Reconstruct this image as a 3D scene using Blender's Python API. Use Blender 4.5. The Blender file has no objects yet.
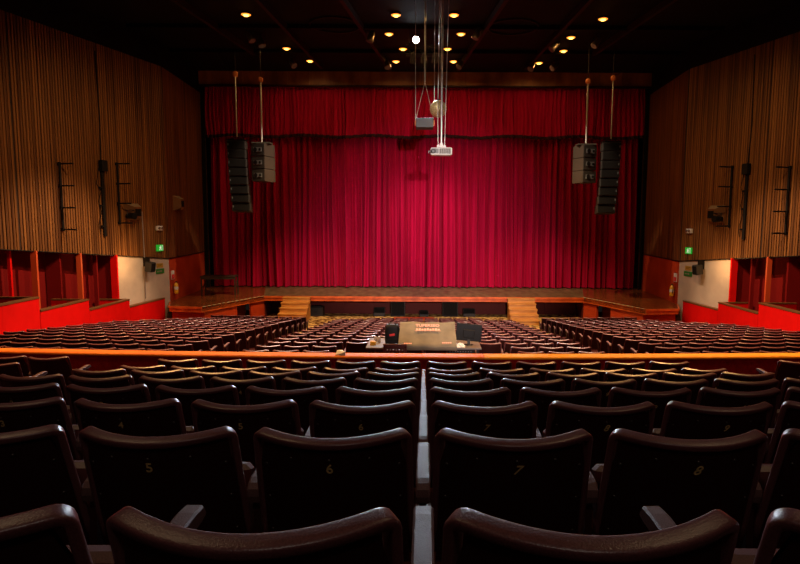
import bpy, math, random
from mathutils import Vector, Matrix, Euler
random.seed(7)
sc = bpy.context.scene
col = sc.collection
R = math.radians

# ------------------------------------------------------------------ camera, world, exposure
EYE = 5.0
PITCH = math.atan(64 / 604)
ROLL = R(0.3)
cam_d = bpy.data.cameras.new('camera')
cam_d.sensor_width = 36
cam_d.lens = 604 / 800 * 36
cam_d.shift_x = -0.03
cam_d.clip_end = 200
cam_d.clip_start = 0.05
cam = bpy.data.objects.new('camera', cam_d)
col.objects.link(cam)
cam.matrix_world = Matrix.Translation((0, 0, EYE)) @ Matrix.Rotation(math.pi / 2 - PITCH, 4, 'X') @ Matrix.Rotation(ROLL, 4, 'Z')
sc.camera = cam

w = bpy.data.worlds.new('world')
sc.world = w
w.use_nodes = True
w.node_tree.nodes['Background'].inputs[0].default_value = (0.35, 0.25, 0.2, 1)
w.node_tree.nodes['Background'].inputs[1].default_value = 0.02

sc.view_settings.view_transform = 'Standard'
sc.view_settings.look = 'None'
sc.view_settings.exposure = 0.0
sc.view_settings.gamma = 1.0
sc.view_settings.use_curve_mapping = False

AMBER = (1.0, 0.50, 0.16)
WARM = (1.0, 0.68, 0.38)
COOL = (0.72, 0.86, 1.0)

def lamp(name, kind, loc, power, color, target=None, size=0.2, angle=60, blend=0.5, size_y=None):
    d = bpy.data.lights.new(name, kind)
    d.energy = power
    d.color = color
    if kind == 'SPOT':
        d.spot_size = R(angle); d.spot_blend = blend; d.shadow_soft_size = size
    elif kind == 'AREA':
        d.size = size
        if size_y:
            d.shape = 'RECTANGLE'; d.size_y = size_y
    else:
        d.shadow_soft_size = size
    o = bpy.data.objects.new(name, d)
    col.objects.link(o)
    o.location = loc
    if target is not None:
        v = Vector(target) - Vector(loc)
        o.rotation_euler = v.to_track_quat('-Z', 'Y').to_euler()
    return o

# curtain wash thrown from the projection booth high at the rear of the hall
lamp('booth_follow_light', 'SPOT', (1.8, -2.0, 6.75), 22000, (1.0, 0.80, 0.72), (0.2, 33.4, 2.9), 0.12, 28, 1.0)
for sx in (-1, 1):
    # front of house spots crossing onto the curtain
    lamp('curtain_spot', 'SPOT', (sx * 4.6, 24.0, 12.3), 3300, (1.0, 0.72, 0.70), (-sx * 1.6, 33.4, 2.0), 0.08, 46, 1.0)
    # house lights in the ceiling over the stalls, before and behind the frame
    lamp('house_light', 'SPOT', (sx * 5.5, 13.0, 12.4), 7000, AMBER, (sx * 5.5, 12.0, 1.5), 0.25, 90, 0.8)
    lamp('house_light', 'SPOT', (sx * 5.0, 19.0, 12.4), 11500, (1.0, 0.70, 0.48), (sx * 5.0, 18.5, 1.5), 0.2, 80, 0.8)
    lamp('house_light', 'SPOT', (sx * 5.0, 4.0, 12.4), 230, WARM, (sx * 4.0, 5.0, 3.0), 0.25, 100, 0.8)
    # ceiling spots aimed at the panelled side walls and the boxes
    lamp('wall_wash', 'SPOT', (sx * 4.5, 14.0, 12.0), 1950, (1.0, 0.55, 0.24), (sx * 13.2, 23.0, 4.6), 0.3, 56, 1.0)
    lamp('box_wash', 'SPOT', (sx * 3.5, 20.0, 12.4), 6300, (1.0, 0.62, 0.36), (sx * 11.9, 21.2, 1.3), 0.15, 46, 0.6)
    lamp('cream_fill', 'SPOT', (sx * 3.0, 23.0, 12.4), 800, (1.0, 0.86, 0.74), (sx * 11.8, 26.2, 2.6), 0.12, 18, 0.5)  # added spot without a fixture, brightens the cream wall
    lamp('wing_fill', 'SPOT', (sx * 3.0, 24.0, 12.4), 2600, (1.0, 0.72, 0.5), (sx * 12.0, 30.4, 2.0), 0.12, 20, 0.8)  # added spot, no lamp hangs here, lifts the red wall by the stage
    lamp('box_fill', 'POINT', (sx * 11.75, 24.5, 3.1), 26, AMBER, None, 0.08)  # unseen amber point added below the soffit to tint the cream wall
    lamp('stage_front_fill', 'SPOT', (sx * 3.0, 22.5, 12.4), 6000, (1.0, 0.62, 0.30), (sx * 5.5, 29.0, 0.8), 0.15, 52, 0.8)  # added fill without a fixture for the stage apron and steps

lamp('rear_fill', 'SPOT', (0.5, -3.0, 10.5), 150, (1.0, 0.85, 0.7), (0, 6.0, 3.2), 0.3, 70, 0.8)  # unseen spot added behind the camera to bring out the seat numbers
lamp('ball_fill', 'SPOT', (-3.0, 13.0, 12.2), 800, (1.0, 0.9, 0.7), (0.45, 20.0, 8.6), 0.05, 8, 0.5)  # narrow spot added only to brighten the mirror ball

# ------------------------------------------------------------------ pixel rays to real places
def ray(px, py):
    x = (px - 424) / 604; y = -(py - 282) / 604
    c, s = math.cos(ROLL), math.sin(ROLL)
    x, y = x * c - y * s, x * s + y * c
    return Vector((x, math.cos(PITCH) + y * math.sin(PITCH), -math.sin(PITCH) + y * math.cos(PITCH)))
def at(px, py, Y):
    d = ray(px, py)
    return Vector((0, 0, EYE)) + d * (Y / d.y)
def atz(px, py, z):
    d = ray(px, py)
    return Vector((0, 0, EYE)) + d * ((z - EYE) / d.z)

# ------------------------------------------------------------------ materials
def mat(name, color, rough=0.6, metal=0.0, spec=0.5, emit=None, estr=1.0, sheen=0.0, coat=0.0):
    m = bpy.data.materials.new(name)
    m.use_nodes = True
    b = m.node_tree.nodes['Principled BSDF']
    b.inputs['Base Color'].default_value = (*color, 1)
    b.inputs['Roughness'].default_value = rough
    b.inputs['Metallic'].default_value = metal
    b.inputs['Specular IOR Level'].default_value = spec
    b.inputs['Sheen Weight'].default_value = sheen
    b.inputs['Coat Weight'].default_value = coat
    if emit:
        b.inputs['Emission Color'].default_value = (*emit, 1)
        b.inputs['Emission Strength'].default_value = estr
    return m

def vary(m, c1, c2, scale=(1, 1, 1), nscale=5.0, detail=4, lo=0.35, hi=0.65, bump=0.0, coord='Object', dist=0.0, bdist=0.01):
    nt = m.node_tree; b = nt.nodes['Principled BSDF']
    tc = nt.nodes.new('ShaderNodeTexCoord'); mp = nt.nodes.new('ShaderNodeMapping')
    mp.inputs['Scale'].default_value = scale
    n = nt.nodes.new('ShaderNodeTexNoise'); n.inputs['Scale'].default_value = nscale
    n.inputs['Detail'].default_value = detail; n.inputs['Distortion'].default_value = dist
    cr = nt.nodes.new('ShaderNodeValToRGB')
    cr.color_ramp.elements[0].position = lo; cr.color_ramp.elements[0].color = (*c1, 1)
    cr.color_ramp.elements[1].position = hi; cr.color_ramp.elements[1].color = (*c2, 1)
    L = nt.links
    L.new(tc.outputs[coord], mp.inputs[0]); L.new(mp.outputs[0], n.inputs['Vector'])
    L.new(n.outputs[0], cr.inputs[0]); L.new(cr.outputs[0], b.inputs['Base Color'])
    if bump:
        bp = nt.nodes.new('ShaderNodeBump'); bp.inputs['Strength'].default_value = bump
        bp.inputs['Distance'].default_value = bdist
        L.new(n.outputs[0], bp.inputs['Height']); L.new(bp.outputs[0], b.inputs['Normal'])
    return m

M_ = {}
M_['slat'] = vary(mat('slat_wood', (0.2, 0.1, 0.04), 0.55, spec=0.3), (0.075, 0.026, 0.008), (0.32, 0.135, 0.036), (7, 7, 0.09), 1.5, 5, 0.32, 0.68, 0.1)
M_['slat_back'] = vary(mat('slat_backing', (0.03, 0.015, 0.008), 0.8), (0.012, 0.006, 0.003), (0.045, 0.02, 0.009), (3, 3, 0.2), 3)
M_['panelB'] = vary(mat('reddish_slat_wood', (0.15, 0.05, 0.02), 0.5, spec=0.3), (0.06, 0.018, 0.007), (0.24, 0.085, 0.026), (6, 6, 0.12), 1.6, 5, 0.32, 0.68, 0.1)
M_['black'] = mat('black_paint', (0.006, 0.005, 0.005), 0.7, spec=0.25)
M_['ceil'] = vary(mat('ceiling_black', (0.008, 0.005, 0.004), 0.75, spec=0.2), (0.002, 0.002, 0.002), (0.006, 0.004, 0.003), (1, 1, 1), 0.8)
M_['beam'] = mat('dark_oxblood_beam', (0.022, 0.004, 0.003), 0.6, spec=0.3)
M_['header'] = vary(mat('header_wood', (0.2, 0.09, 0.03), 0.5), (0.20, 0.065, 0.020), (0.46, 0.19, 0.06), (0.9, 1, 0.4), 1.6, 4)
M_['velvet'] = vary(mat('crimson_velvet', (0.45, 0.006, 0.05), 0.85, spec=0.1, sheen=0.15), (0.36, 0.002, 0.036), (0.50, 0.003, 0.052), (3, 3, 0.15), 2.0, 4)
M_['velvet'].node_tree.nodes['Principled BSDF'].inputs['Sheen Tint'].default_value = (1, 0.1, 0.25, 1)
M_['fringe'] = mat('dark_hem', (0.03, 0.002, 0.006), 0.9)
M_['stage'] = vary(mat('worn_stage_boards', (0.11, 0.07, 0.045), 0.45), (0.085, 0.062, 0.034), (0.19, 0.14, 0.078), (1.5, 0.5, 1), 2.5, 6, bump=0.05)
M_['wing'] = vary(mat('varnished_stage_planks', (0.2, 0.06, 0.02), 0.22, spec=0.5), (0.10, 0.028, 0.010), (0.26, 0.08, 0.025), (6, 0.6, 1), 2, 4)
M_['lip'] = vary(mat('orange_varnished_lip', (0.5, 0.12, 0.03), 0.35), (0.50, 0.075, 0.012), (0.78, 0.15, 0.03), (1.2, 1.2, 2), 2.5)
M_['tape'] = mat('pale_nosing', (0.6, 0.5, 0.35), 0.5)
M_['redpaint'] = vary(mat('orange_red_paint', (0.5, 0.05, 0.012), 0.5), (0.42, 0.036, 0.007), (0.54, 0.062, 0.014), (1, 1, 1), 1.2)
M_['boxred'] = vary(mat('scarlet_box_front', (0.8, 0.012, 0.01), 0.65, spec=0.2), (0.76, 0.002, 0.001), (0.84, 0.003, 0.002), (1, 1, 1), 2)
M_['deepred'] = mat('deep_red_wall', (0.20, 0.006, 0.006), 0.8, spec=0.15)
M_['pillar'] = mat('lit_pillar_red', (0.72, 0.10, 0.025), 0.55)  # orange-red carries the lit look of the pillar faces
M_['cream'] = vary(mat('cream_plaster', (0.6, 0.5, 0.4), 0.7), (0.52, 0.44, 0.36), (0.62, 0.53, 0.43), (1, 1, 1), 1.5)
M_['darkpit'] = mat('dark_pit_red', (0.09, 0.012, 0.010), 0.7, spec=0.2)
M_['capwood'] = mat('box_cap_wood', (0.17, 0.075, 0.025), 0.45)
M_['carpet'] = vary(mat('patterned_carpet', (0.3, 0.17, 0.05), 0.95, spec=0.05), (0.10, 0.035, 0.012), (0.75, 0.50, 0.18), (1, 1, 1), 5.0, 2, 0.42, 0.58)
M_['floor'] = vary(mat('dark_red_floor', (0.05, 0.01, 0.008), 0.8, spec=0.1), (0.035, 0.007, 0.005), (0.07, 0.014, 0.010), (1, 1, 1), 5)
M_['partition'] = vary(mat('red_carpeted_partition', (0.16, 0.006, 0.006), 0.9, spec=0.1), (0.30, 0.007, 0.006), (0.42, 0.013, 0.010), (1, 1, 1), 20)
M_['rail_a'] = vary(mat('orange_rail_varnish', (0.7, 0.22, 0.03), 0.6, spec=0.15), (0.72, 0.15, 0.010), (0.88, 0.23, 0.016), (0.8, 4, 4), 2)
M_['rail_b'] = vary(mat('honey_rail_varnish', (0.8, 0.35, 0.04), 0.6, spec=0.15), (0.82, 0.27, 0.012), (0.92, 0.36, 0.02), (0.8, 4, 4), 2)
M_['stair'] = vary(mat('honey_stair_wood', (0.6, 0.3, 0.07), 0.45), (0.52, 0.22, 0.04), (0.72, 0.36, 0.09), (0.6, 3, 3), 3)
def leather(name, c1, c2, rough, bump):
    m = vary(mat(name, c1, rough, spec=0.6), c1, c2, (1, 1, 1), 260, 3, 0.3, 0.7, bump, bdist=0.002)
    return m
M_['rim'] = leather('maroon_vinyl_rim', (0.10, 0.029, 0.031), (0.18, 0.060, 0.062), 0.33, 0.4)
M_['shell'] = mat('black_brown_seat_shell', (0.030, 0.006, 0.005), 0.45, spec=0.3)
M_['cushion'] = leather('maroon_vinyl_cushion', (0.07, 0.012, 0.010), (0.11, 0.022, 0.018), 0.42, 0.3)
M_['arm'] = leather('armrest_vinyl', (0.085, 0.038, 0.034), (0.15, 0.066, 0.060), 0.5, 0.6)
M_['arm'].node_tree.nodes['Principled BSDF'].inputs['Specular IOR Level'].default_value = 0.25
M_['metal'] = mat('dark_metal', (0.03, 0.03, 0.032), 0.4, metal=0.8)
M_['screw'] = mat('steel_screw', (0.10, 0.08, 0.07), 0.45, metal=0.8)
M_['digit'] = mat('tan_stencil_paint', (0.62, 0.40, 0.15), 0.6)
M_['steel'] = mat('steel_cable', (0.75, 0.73, 0.7), 0.35, metal=0.6)
M_['cab'] = mat('speaker_black', (0.034, 0.032, 0.030), 0.6, spec=0.3)
M_['cab2'] = mat('speaker_taupe', (0.045, 0.036, 0.028), 0.6)
M_['grille'] = vary(mat('speaker_grille', (0.02, 0.018, 0.016), 0.85, spec=0.1), (0.006, 0.006, 0.006), (0.014, 0.013, 0.012), (1, 1, 1), 120, 1)
M_['hoodtop'] = mat('lit_hood_top', (0.35, 0.27, 0.19), 0.6)  # paler tone stands in for light on the hood top
M_['greymesh'] = mat('grey_grille', (0.16, 0.17, 0.18), 0.5)
M_['white'] = mat('white_plastic', (0.75, 0.75, 0.72), 0.45)
M_['hoist'] = mat('orange_hoist', (0.7, 0.22, 0.06), 0.5)
M_['mirror'] = mat('mirror_tile', (1.0, 0.78, 0.42), 0.3, metal=0.5)
M_['mirrorgap'] = mat('mirror_gap', (0.25, 0.17, 0.08), 0.5)
M_['exit'] = mat('exit_green', (0.02, 0.5, 0.05), 0.5, emit=(0.03, 0.75, 0.06), estr=0.28)
M_['exitwhite'] = mat('exit_white', (0.8, 0.9, 0.8), 0.5, emit=(0.8, 1.0, 0.8), estr=0.5)
M_['signgreen'] = mat('sign_green', (0.02, 0.22, 0.03), 0.5)
M_['signyellow'] = mat('sign_ochre', (0.5, 0.30, 0.03), 0.5)
M_['yellow'] = mat('yellow_enamel', (0.85, 0.45, 0.03), 0.35)
M_['redsign'] = mat('red_sign', (0.7, 0.03, 0.03), 0.5)
M_['cloth'] = vary(mat('olive_canvas', (0.26, 0.19, 0.10), 0.9, spec=0.1), (0.17, 0.150, 0.105), (0.24, 0.21, 0.15), (1, 1, 1), 3, 4, bump=0.3, bdist=0.03)
M_['print'] = mat('salmon_print', (0.95, 0.45, 0.36), 0.7)
M_['table'] = mat('grey_table_top', (0.16, 0.15, 0.15), 0.3, spec=0.5)
M_['woodchair'] = mat('dark_red_wood', (0.06, 0.010, 0.008), 0.4)
M_['paper'] = mat('white_paper', (0.85, 0.82, 0.75), 0.7)
M_['bulb'] = mat('amber_bulb', (1, 0.6, 0.2), 0.5, emit=(1.0, 0.50, 0.09), estr=6)
M_['halo'] = mat('amber_halo', (1, 0.4, 0.1), 0.5, emit=(1.0, 0.30, 0.03), estr=1.6)  # glowing colour in place of the orange halo round each lamp
M_['whitebulb'] = mat('white_bulb', (1, 1, 1), 0.5, emit=(0.85, 0.95, 1.0), estr=40)
M_['brass'] = mat('lamp_housing', (0.22, 0.18, 0.14), 0.35, metal=0.7)
M_['screen'] = mat('monitor_black', (0.006, 0.006, 0.007), 0.6, spec=0.2)
M_['conduit'] = mat('pale_conduit', (0.30, 0.25, 0.24), 0.5)
M_['blackwood'] = mat('black_table_paint', (0.035, 0.025, 0.02), 0.45)

# ------------------------------------------------------------------ mesh helpers
class MB:
    def __init__(s):
        s.v = []; s.f = []; s.m = []; s.sm = []
    def add(s, vs, fs, mi=0, T=None, smooth=False):
        b = len(s.v)
        for p in vs:
            p = Vector(p)
            s.v.append(tuple(T @ p) if T is not None else tuple(p))
        for f in fs:
            s.f.append([b + i for i in f]); s.m.append(mi); s.sm.append(smooth)
        return s
    def box(s, x0, x1, y0, y1, z0, z1, mi=0, T=None, bev=0.0):
        if bev:
            e = bev
            vs = []; rings = []
            # chamfered box: three stacked octagon-like rings
            def ring(z, i):
                return [(x0 + i, y0 + i + 0, z), (x1 - i, y0 + i, z), (x1 - i, y1 - i, z), (x0 + i, y1 - i, z)]
            def oct_(z, k):
                return [(x0 + e, y0 + k, z), (x1 - e, y0 + k, z), (x1 - k, y0 + e, z), (x1 - k, y1 - e, z), (x1 - e, y1 - k, z), (x0 + e, y1 - k, z), (x0 + k, y1 - e, z), (x0 + k, y0 + e, z)]
            R1 = oct_(z0, e); R2 = oct_(z0 + e, 0); R3 = oct_(z1 - e, 0); R4 = oct_(z1, e)
            vs = R1 + R2 + R3 + R4
            fs = [list(range(7, -1, -1)), list(range(24, 32))]
            for r in range(3):
                for i in range(8):
                    j = (i + 1) % 8
                    fs.append((r * 8 + i, r * 8 + j, r * 8 + 8 + j, r * 8 + 8 + i))
            return s.add(vs, fs, mi, T)
        vs = [(x0, y0, z0), (x1, y0, z0), (x1, y1, z0), (x0, y1, z0), (x0, y0, z1), (x1, y0, z1), (x1, y1, z1), (x0, y1, z1)]
        return s.add(vs, [(0, 3, 2, 1), (4, 5, 6, 7), (0, 1, 5, 4), (1, 2, 6, 5), (2, 3, 7, 6), (3, 0, 4, 7)], mi, T)
    def prism(s, poly, z0, z1, mi=0, T=None, axis='z'):
        n = len(poly)
        # make counter-clockwise
        A = sum(poly[i][0] * poly[(i + 1) % n][1] - poly[(i + 1) % n][0] * poly[i][1] for i in range(n))
        if A < 0: poly = poly[::-1]
        mk = {'z': lambda p, h: (p[0], p[1], h), 'x': lambda p, h: (h, p[0], p[1]), 'y': lambda p, h: (p[1], h, p[0])}[axis]
        vs = [mk(p, z0) for p in poly] + [mk(p, z1) for p in poly]
        fs = [list(range(n - 1, -1, -1)), list(range(n, 2 * n))] + [(i, (i + 1) % n, n + (i + 1) % n, n + i) for i in range(n)]
        return s.add(vs, fs, mi, T)
    def tube(s, pts, r, n=8, mi=0, T=None, cap=True, smooth=True):
        pts = [Vector(p) for p in pts]
        vs = []
        rr = r if isinstance(r, (list, tuple)) else [r] * len(pts)
        up = None
        for i, p in enumerate(pts):
            t = (pts[min(i + 1, len(pts) - 1)] - pts[max(i - 1, 0)]).normalized()
            if up is None:
                up = Vector((0, 0, 1)) if abs(t.z) < 0.9 else Vector((1, 0, 0))
            a = t.cross(up).normalized(); b = a.cross(t).normalized(); up = b
            for k in range(n):
                q = 2 * math.pi * k / n
                vs.append(p + (a * math.cos(q) + b * math.sin(q)) * rr[i])
        fs = []
        for i in range(len(pts) - 1):
            for k in range(n):
                j = (k + 1) % n
                fs.append((i * n + k, i * n + j, (i + 1) * n + j, (i + 1) * n + k))
        s.add(vs, fs, mi, T, smooth)
        if cap:
            s.add(vs[:n], [list(range(n - 1, -1, -1))], mi, T)
            s.add(vs[-n:], [list(range(n))], mi, T)
        return s
    def lathe(s, prof, n=20, mi=0, T=None, smooth=True):
        # prof: (r, z) from bottom to top
        vs = []; fs = []
        for r, z in prof:
            for k in range(n):
                q = 2 * math.pi * k / n
                vs.append((r * math.cos(q), r * math.sin(q), z))
        for i in range(len(prof) - 1):
            for k in range(n):
                j = (k + 1) % n
                fs.append((i * n + k, i * n + j, (i + 1) * n + j, (i + 1) * n + k))
        s.add(vs, fs, mi, T, smooth)
        s.add(vs[:n], [list(range(n - 1, -1, -1))], mi, T)
        s.add(vs[-n:], [list(range(n))], mi, T)
        return s
    def mesh(s, name, mats):
        me = bpy.data.meshes.new(name)
        me.from_pydata(s.v, [], s.f)
        for m in mats: me.materials.append(m)
        me.polygons.foreach_set('material_index', s.m)
        me.polygons.foreach_set('use_smooth', s.sm)
        me.update()
        return me
    def build(s, name, mats, parent=None, T=None):
        if not isinstance(mats, (list, tuple)): mats = [mats]
        o = bpy.data.objects.new(name, s.mesh(name, mats))
        col.objects.link(o)
        if parent is not None: o.parent = parent
        if T is not None: o.matrix_local = T
        return o

def tag(o, label=None, cat=None, group=None, kind=None):
    if label: o['label'] = label
    if cat: o['category'] = cat
    if group: o['group'] = group
    if kind: o['kind'] = kind
    return o
def empty(name, loc, rz=0.0):
    o = bpy.data.objects.new(name, None)
    o.empty_display_size = 0.1
    col.objects.link(o)
    o.location = loc; o.rotation_euler = (0, 0, rz)
    return o
def link(name, me, parent, loc=None):
    o = bpy.data.objects.new(name, me)
    col.objects.link(o)
    if parent is not None: o.parent = parent
    if loc is not None: o.location = loc
    return o
SIDE = {-1: 'stage table side', 1: 'empty stage corner side'}
ORD = ['zeroth', 'first', 'second', 'third', 'fourth', 'fifth', 'sixth', 'seventh', 'eighth', 'ninth', 'tenth', 'eleventh', 'twelfth',
       'thirteenth', 'fourteenth', 'fifteenth', 'sixteenth', 'seventeenth', 'eighteenth']

# ------------------------------------------------------------------ layout numbers
STZ = 1.13          # stage level
CEIL = 12.70
WTOP = 11.58
CURT = 33.35        # curtain line
CY, CX = 27.5, 11.65
def XA(Y): return CX + 0.2756 * (CY - Y)                 # side wall above the boxes
def zbot(Y): return EYE - 1.88 + 0.1025 * (CY - Y)
FZ = 0.05
def front_floor(Y): return max(FZ, 1.593 - 0.1178 * (Y - 11.4))
ROW_Y = [1.04, 1.965, 2.93, 3.83, 4.82, 5.86, 6.78, 7.76]
ROW_TOP = [EYE - h for h in (0.522, 0.703, 0.905, 1.090, 1.298, 1.515, 1.705, 1.862)]
SEAT_H = 0.87

# ------------------------------------------------------------------ the room
def structure(o):
    o['kind'] = 'structure'; return o

f = MB()
N = 60
ys = [8.62 + (25.6 - 8.62) * i / 20 for i in range(21)]
vs = []; fs = []
for y in ys:
    vs += [(-14.6, y, front_floor(y)), (14.6, y, front_floor(y))]
for i in range(20):
    fs.append((2 * i, 2 * i + 1, 2 * i + 3, 2 * i + 2))
f.add(vs, fs)
structure(f.build('floor', M_['floor']))
f = MB(); f.add([(-14.6, 25.6, FZ), (14.6, 25.6, FZ), (14.6, 32, FZ), (-14.6, 32, FZ)], [(0, 1, 2, 3)])
structure(f.build('floor_front', M_['carpet']))
# stepped rear stalls
f = MB()
for i in range(8):
    z = ROW_TOP[i] - SEAT_H
    y0 = ROW_Y[i] - 0.30 if i else -4.0
    f.box(-17.5, 17.5, y0, (ROW_Y[i + 1] - 0.30) if i < 7 else 8.50, z - 0.35, z)
structure(f.build('floor_rear', M_['floor']))

# ceiling, black, with the hall closed behind the camera
f = MB(); f.box(-21, 21, -4.2, 33.2, CEIL, CEIL + 0.2)
structure(f.build('ceiling', M_['ceil']))
f = MB(); f.box(-17.6, 17.6, -4.3, -4.1, 0, CEIL)
structure(f.build('wall_rear', M_['slat_back']))

def slat_wall(name, pts, zb, zt, pitch, wd, depth, side, mat1, mat2, seed):
    """battens standing on a backing board along a plan line; zb, zt are functions of y"""
    rnd = random.Random(seed)
    m = MB()
    (x0, y0), (x1, y1) = pts
    L = math.hypot(x1 - x0, y1 - y0); dx, dy = (x1 - x0) / L, (y1 - y0) / L
    nx, ny = (dy, -dx)
    if nx * side > 0: nx, ny = -nx, -ny     # towards the hall
    def P(d, o, z): return (x0 + dx * d + nx * o, y0 + dy * d + ny * o, z)
    def block(d0, d1, o0, o1, mi, jig=0.0):
        ya, yb = y0 + dy * d0, y0 + dy * d1
        vs = [P(d0, o0, zb(ya)), P(d1, o0, zb(yb)), P(d1, o1, zb(yb)), P(d0, o1, zb(ya)), P(d0, o0, zt(ya)), P(d1, o0, zt(yb)), P(d1, o1, zt(yb)), P(d0, o1, zt(ya))]
        m.add(vs, [(0, 3, 2, 1), (4, 5, 6, 7), (0, 1, 5, 4), (1, 2, 6, 5), (2, 3, 7, 6), (3, 0, 4, 7)], mi)
    block(0, L, -0.15, 0, 1)
    d = 0.03
    while d + wd < L:
        block(d, d + wd, 0, depth * rnd.uniform(0.7, 1.15), 0)
        d += pitch * rnd.uniform(0.97, 1.03)
        if rnd.random() < 0.02: d += 0.05
    return structure(m.build(name, [mat1, mat2]))
for s, nm in ((-1, 'left'), (1, 'right')):
    slat_wall('wall_' + nm, [(s * XA(14.0), 14.0), (s * CX, CY)], zbot, lambda y: WTOP, 0.115, 0.078, 0.035, s, M_['slat'], M_['slat_back'], 3 + s)
    slat_wall('wall_stage_' + nm, [(s * CX, CY), (s * 12.05, 33.9)], lambda y: EYE - 1.87, lambda y: WTOP, 0.16, 0.140, 0.018, s, M_['panelB'], M_['slat_back'], 13 + s)
    # rear part of the side wall, beside and behind the camera
    m = MB(); x = XA(14.0)
    m.box(*sorted((s * x, s * (x + 0.15))), -4.2, 14.0, 0, WTOP)
    structure(m.build('wall_rear_' + nm, M_['slat_back']))
    # black upper wall between panelling and ceiling
    m = MB()
    m.prism([(s * (XA(14) + .02), 14), (s * (CX + .02), CY), (s * 12.07, 33.9), (s * 12.25, 33.9), (s * (CX + .2), CY), (s * (XA(14) + .2), 14)], WTOP, CEIL)
    m.box(*sorted((s * (x + .02), s * (x + .2))), -4.2, 14.0, WTOP, CEIL)
    structure(m.build('wall_upper_' + nm, M_['ceil']))
    # thin metal edge trim under the panelling
    m = MB()
    m.tube([(s * (XA(y) - 0.03), y, zbot(y) - 0.02) for y in (14, 18, 22, CY)] + [(s * (12.05 - .03), 33.6, EYE - 1.89)], 0.025, 6)
    structure(m.build('trim_' + ('1' if s < 0 else '2'), M_['metal']))
    # orange red wall below the reddish panelling, beside the stage
    m = MB()
    m.prism([(s * CX, CY), (s * 12.05, 33.9), (s * 12.25, 33.9), (s * (CX + .2), CY)], STZ - 1.1, EYE - 1.87)
    structure(m.build('wall_lower_' + nm, M_['redpaint']))
    # cream wall between the last box and the stage corner
    ya = 24.45
    m = MB()
    def zb2(y): return zbot(y) + 0.0
    a = (s * CX, CY); b = (s * (XA(ya)), ya)
    m.add([(a[0], a[1], 0), (b[0], b[1], 0), (b[0], b[1], zb2(ya)), (a[0], a[1], zb2(CY)), (a[0] + s * .15, a[1], 0), (b[0] + s * .15, b[1], 0), (b[0] + s * .15, b[1], zb2(ya)), (a[0] + s * .15, a[1], zb2(CY))],
          [(0, 1, 2, 3), (7, 6, 5, 4), (0, 3, 7, 4), (1, 5, 6, 2), (3, 2, 6, 7), (0, 4, 5, 1)])
    structure(m.build('wall_cream_' + nm, M_['cream']))
    # deep red rear wall of the boxes
    m = MB()
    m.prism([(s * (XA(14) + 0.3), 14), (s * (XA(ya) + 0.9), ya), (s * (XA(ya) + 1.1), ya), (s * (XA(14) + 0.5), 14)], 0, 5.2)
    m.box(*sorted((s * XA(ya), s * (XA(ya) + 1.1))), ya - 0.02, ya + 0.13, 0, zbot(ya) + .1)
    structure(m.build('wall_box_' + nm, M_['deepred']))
    # soffit over the boxes
    m = MB()
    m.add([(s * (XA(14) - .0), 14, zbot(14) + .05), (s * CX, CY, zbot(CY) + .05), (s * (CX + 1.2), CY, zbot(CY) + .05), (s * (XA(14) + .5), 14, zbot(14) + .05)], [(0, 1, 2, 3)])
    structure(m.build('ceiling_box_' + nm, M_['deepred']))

# pillar strips between the boxes, brighter reds painted as lit faces: (pixel of the pillar on the table side, width px, material)
def wallY(dpx, off=0.0):     # where a ray leaving the hall axis by dpx pixels meets the side wall line
    k = dpx / 604.0          # X = k * Y  ;  X = CX+off + .2756*(CY-Y)
    return (CX + off + 0.2756 * CY) / (k + 0.2756)
for s in (-1, 1):
    for k, (dpx, wpx, mt) in enumerate([(311, 9, 'boxred'), (346, 6.5, 'pillar'), (391, 8, 'pillar'), (330, 5, 'deepred'), (416, 4, 'boxred'), (372, 20, 'deepred')]):
        off = (0.0, 0.0, 0.0, 0.35, 0.3, 0.45)[k]
        y = wallY(dpx, off); x = y * dpx / 604
        hw = wpx * y / 604 / 2 * 0.72
        m = MB(); zt = zbot(y) - 0.0
        T = Matrix.Translation((s * x, y, 0)) @ Matrix.Rotation(-s * R(0), 4, 'Z')
        m.box(-hw, hw, -0.03, 0.06, 0.8, zt, 0, T)
        o = m.build('trim_%d' % (10 + k + (10 if s > 0 else 0)), M_[mt]); structure(o)

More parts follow.
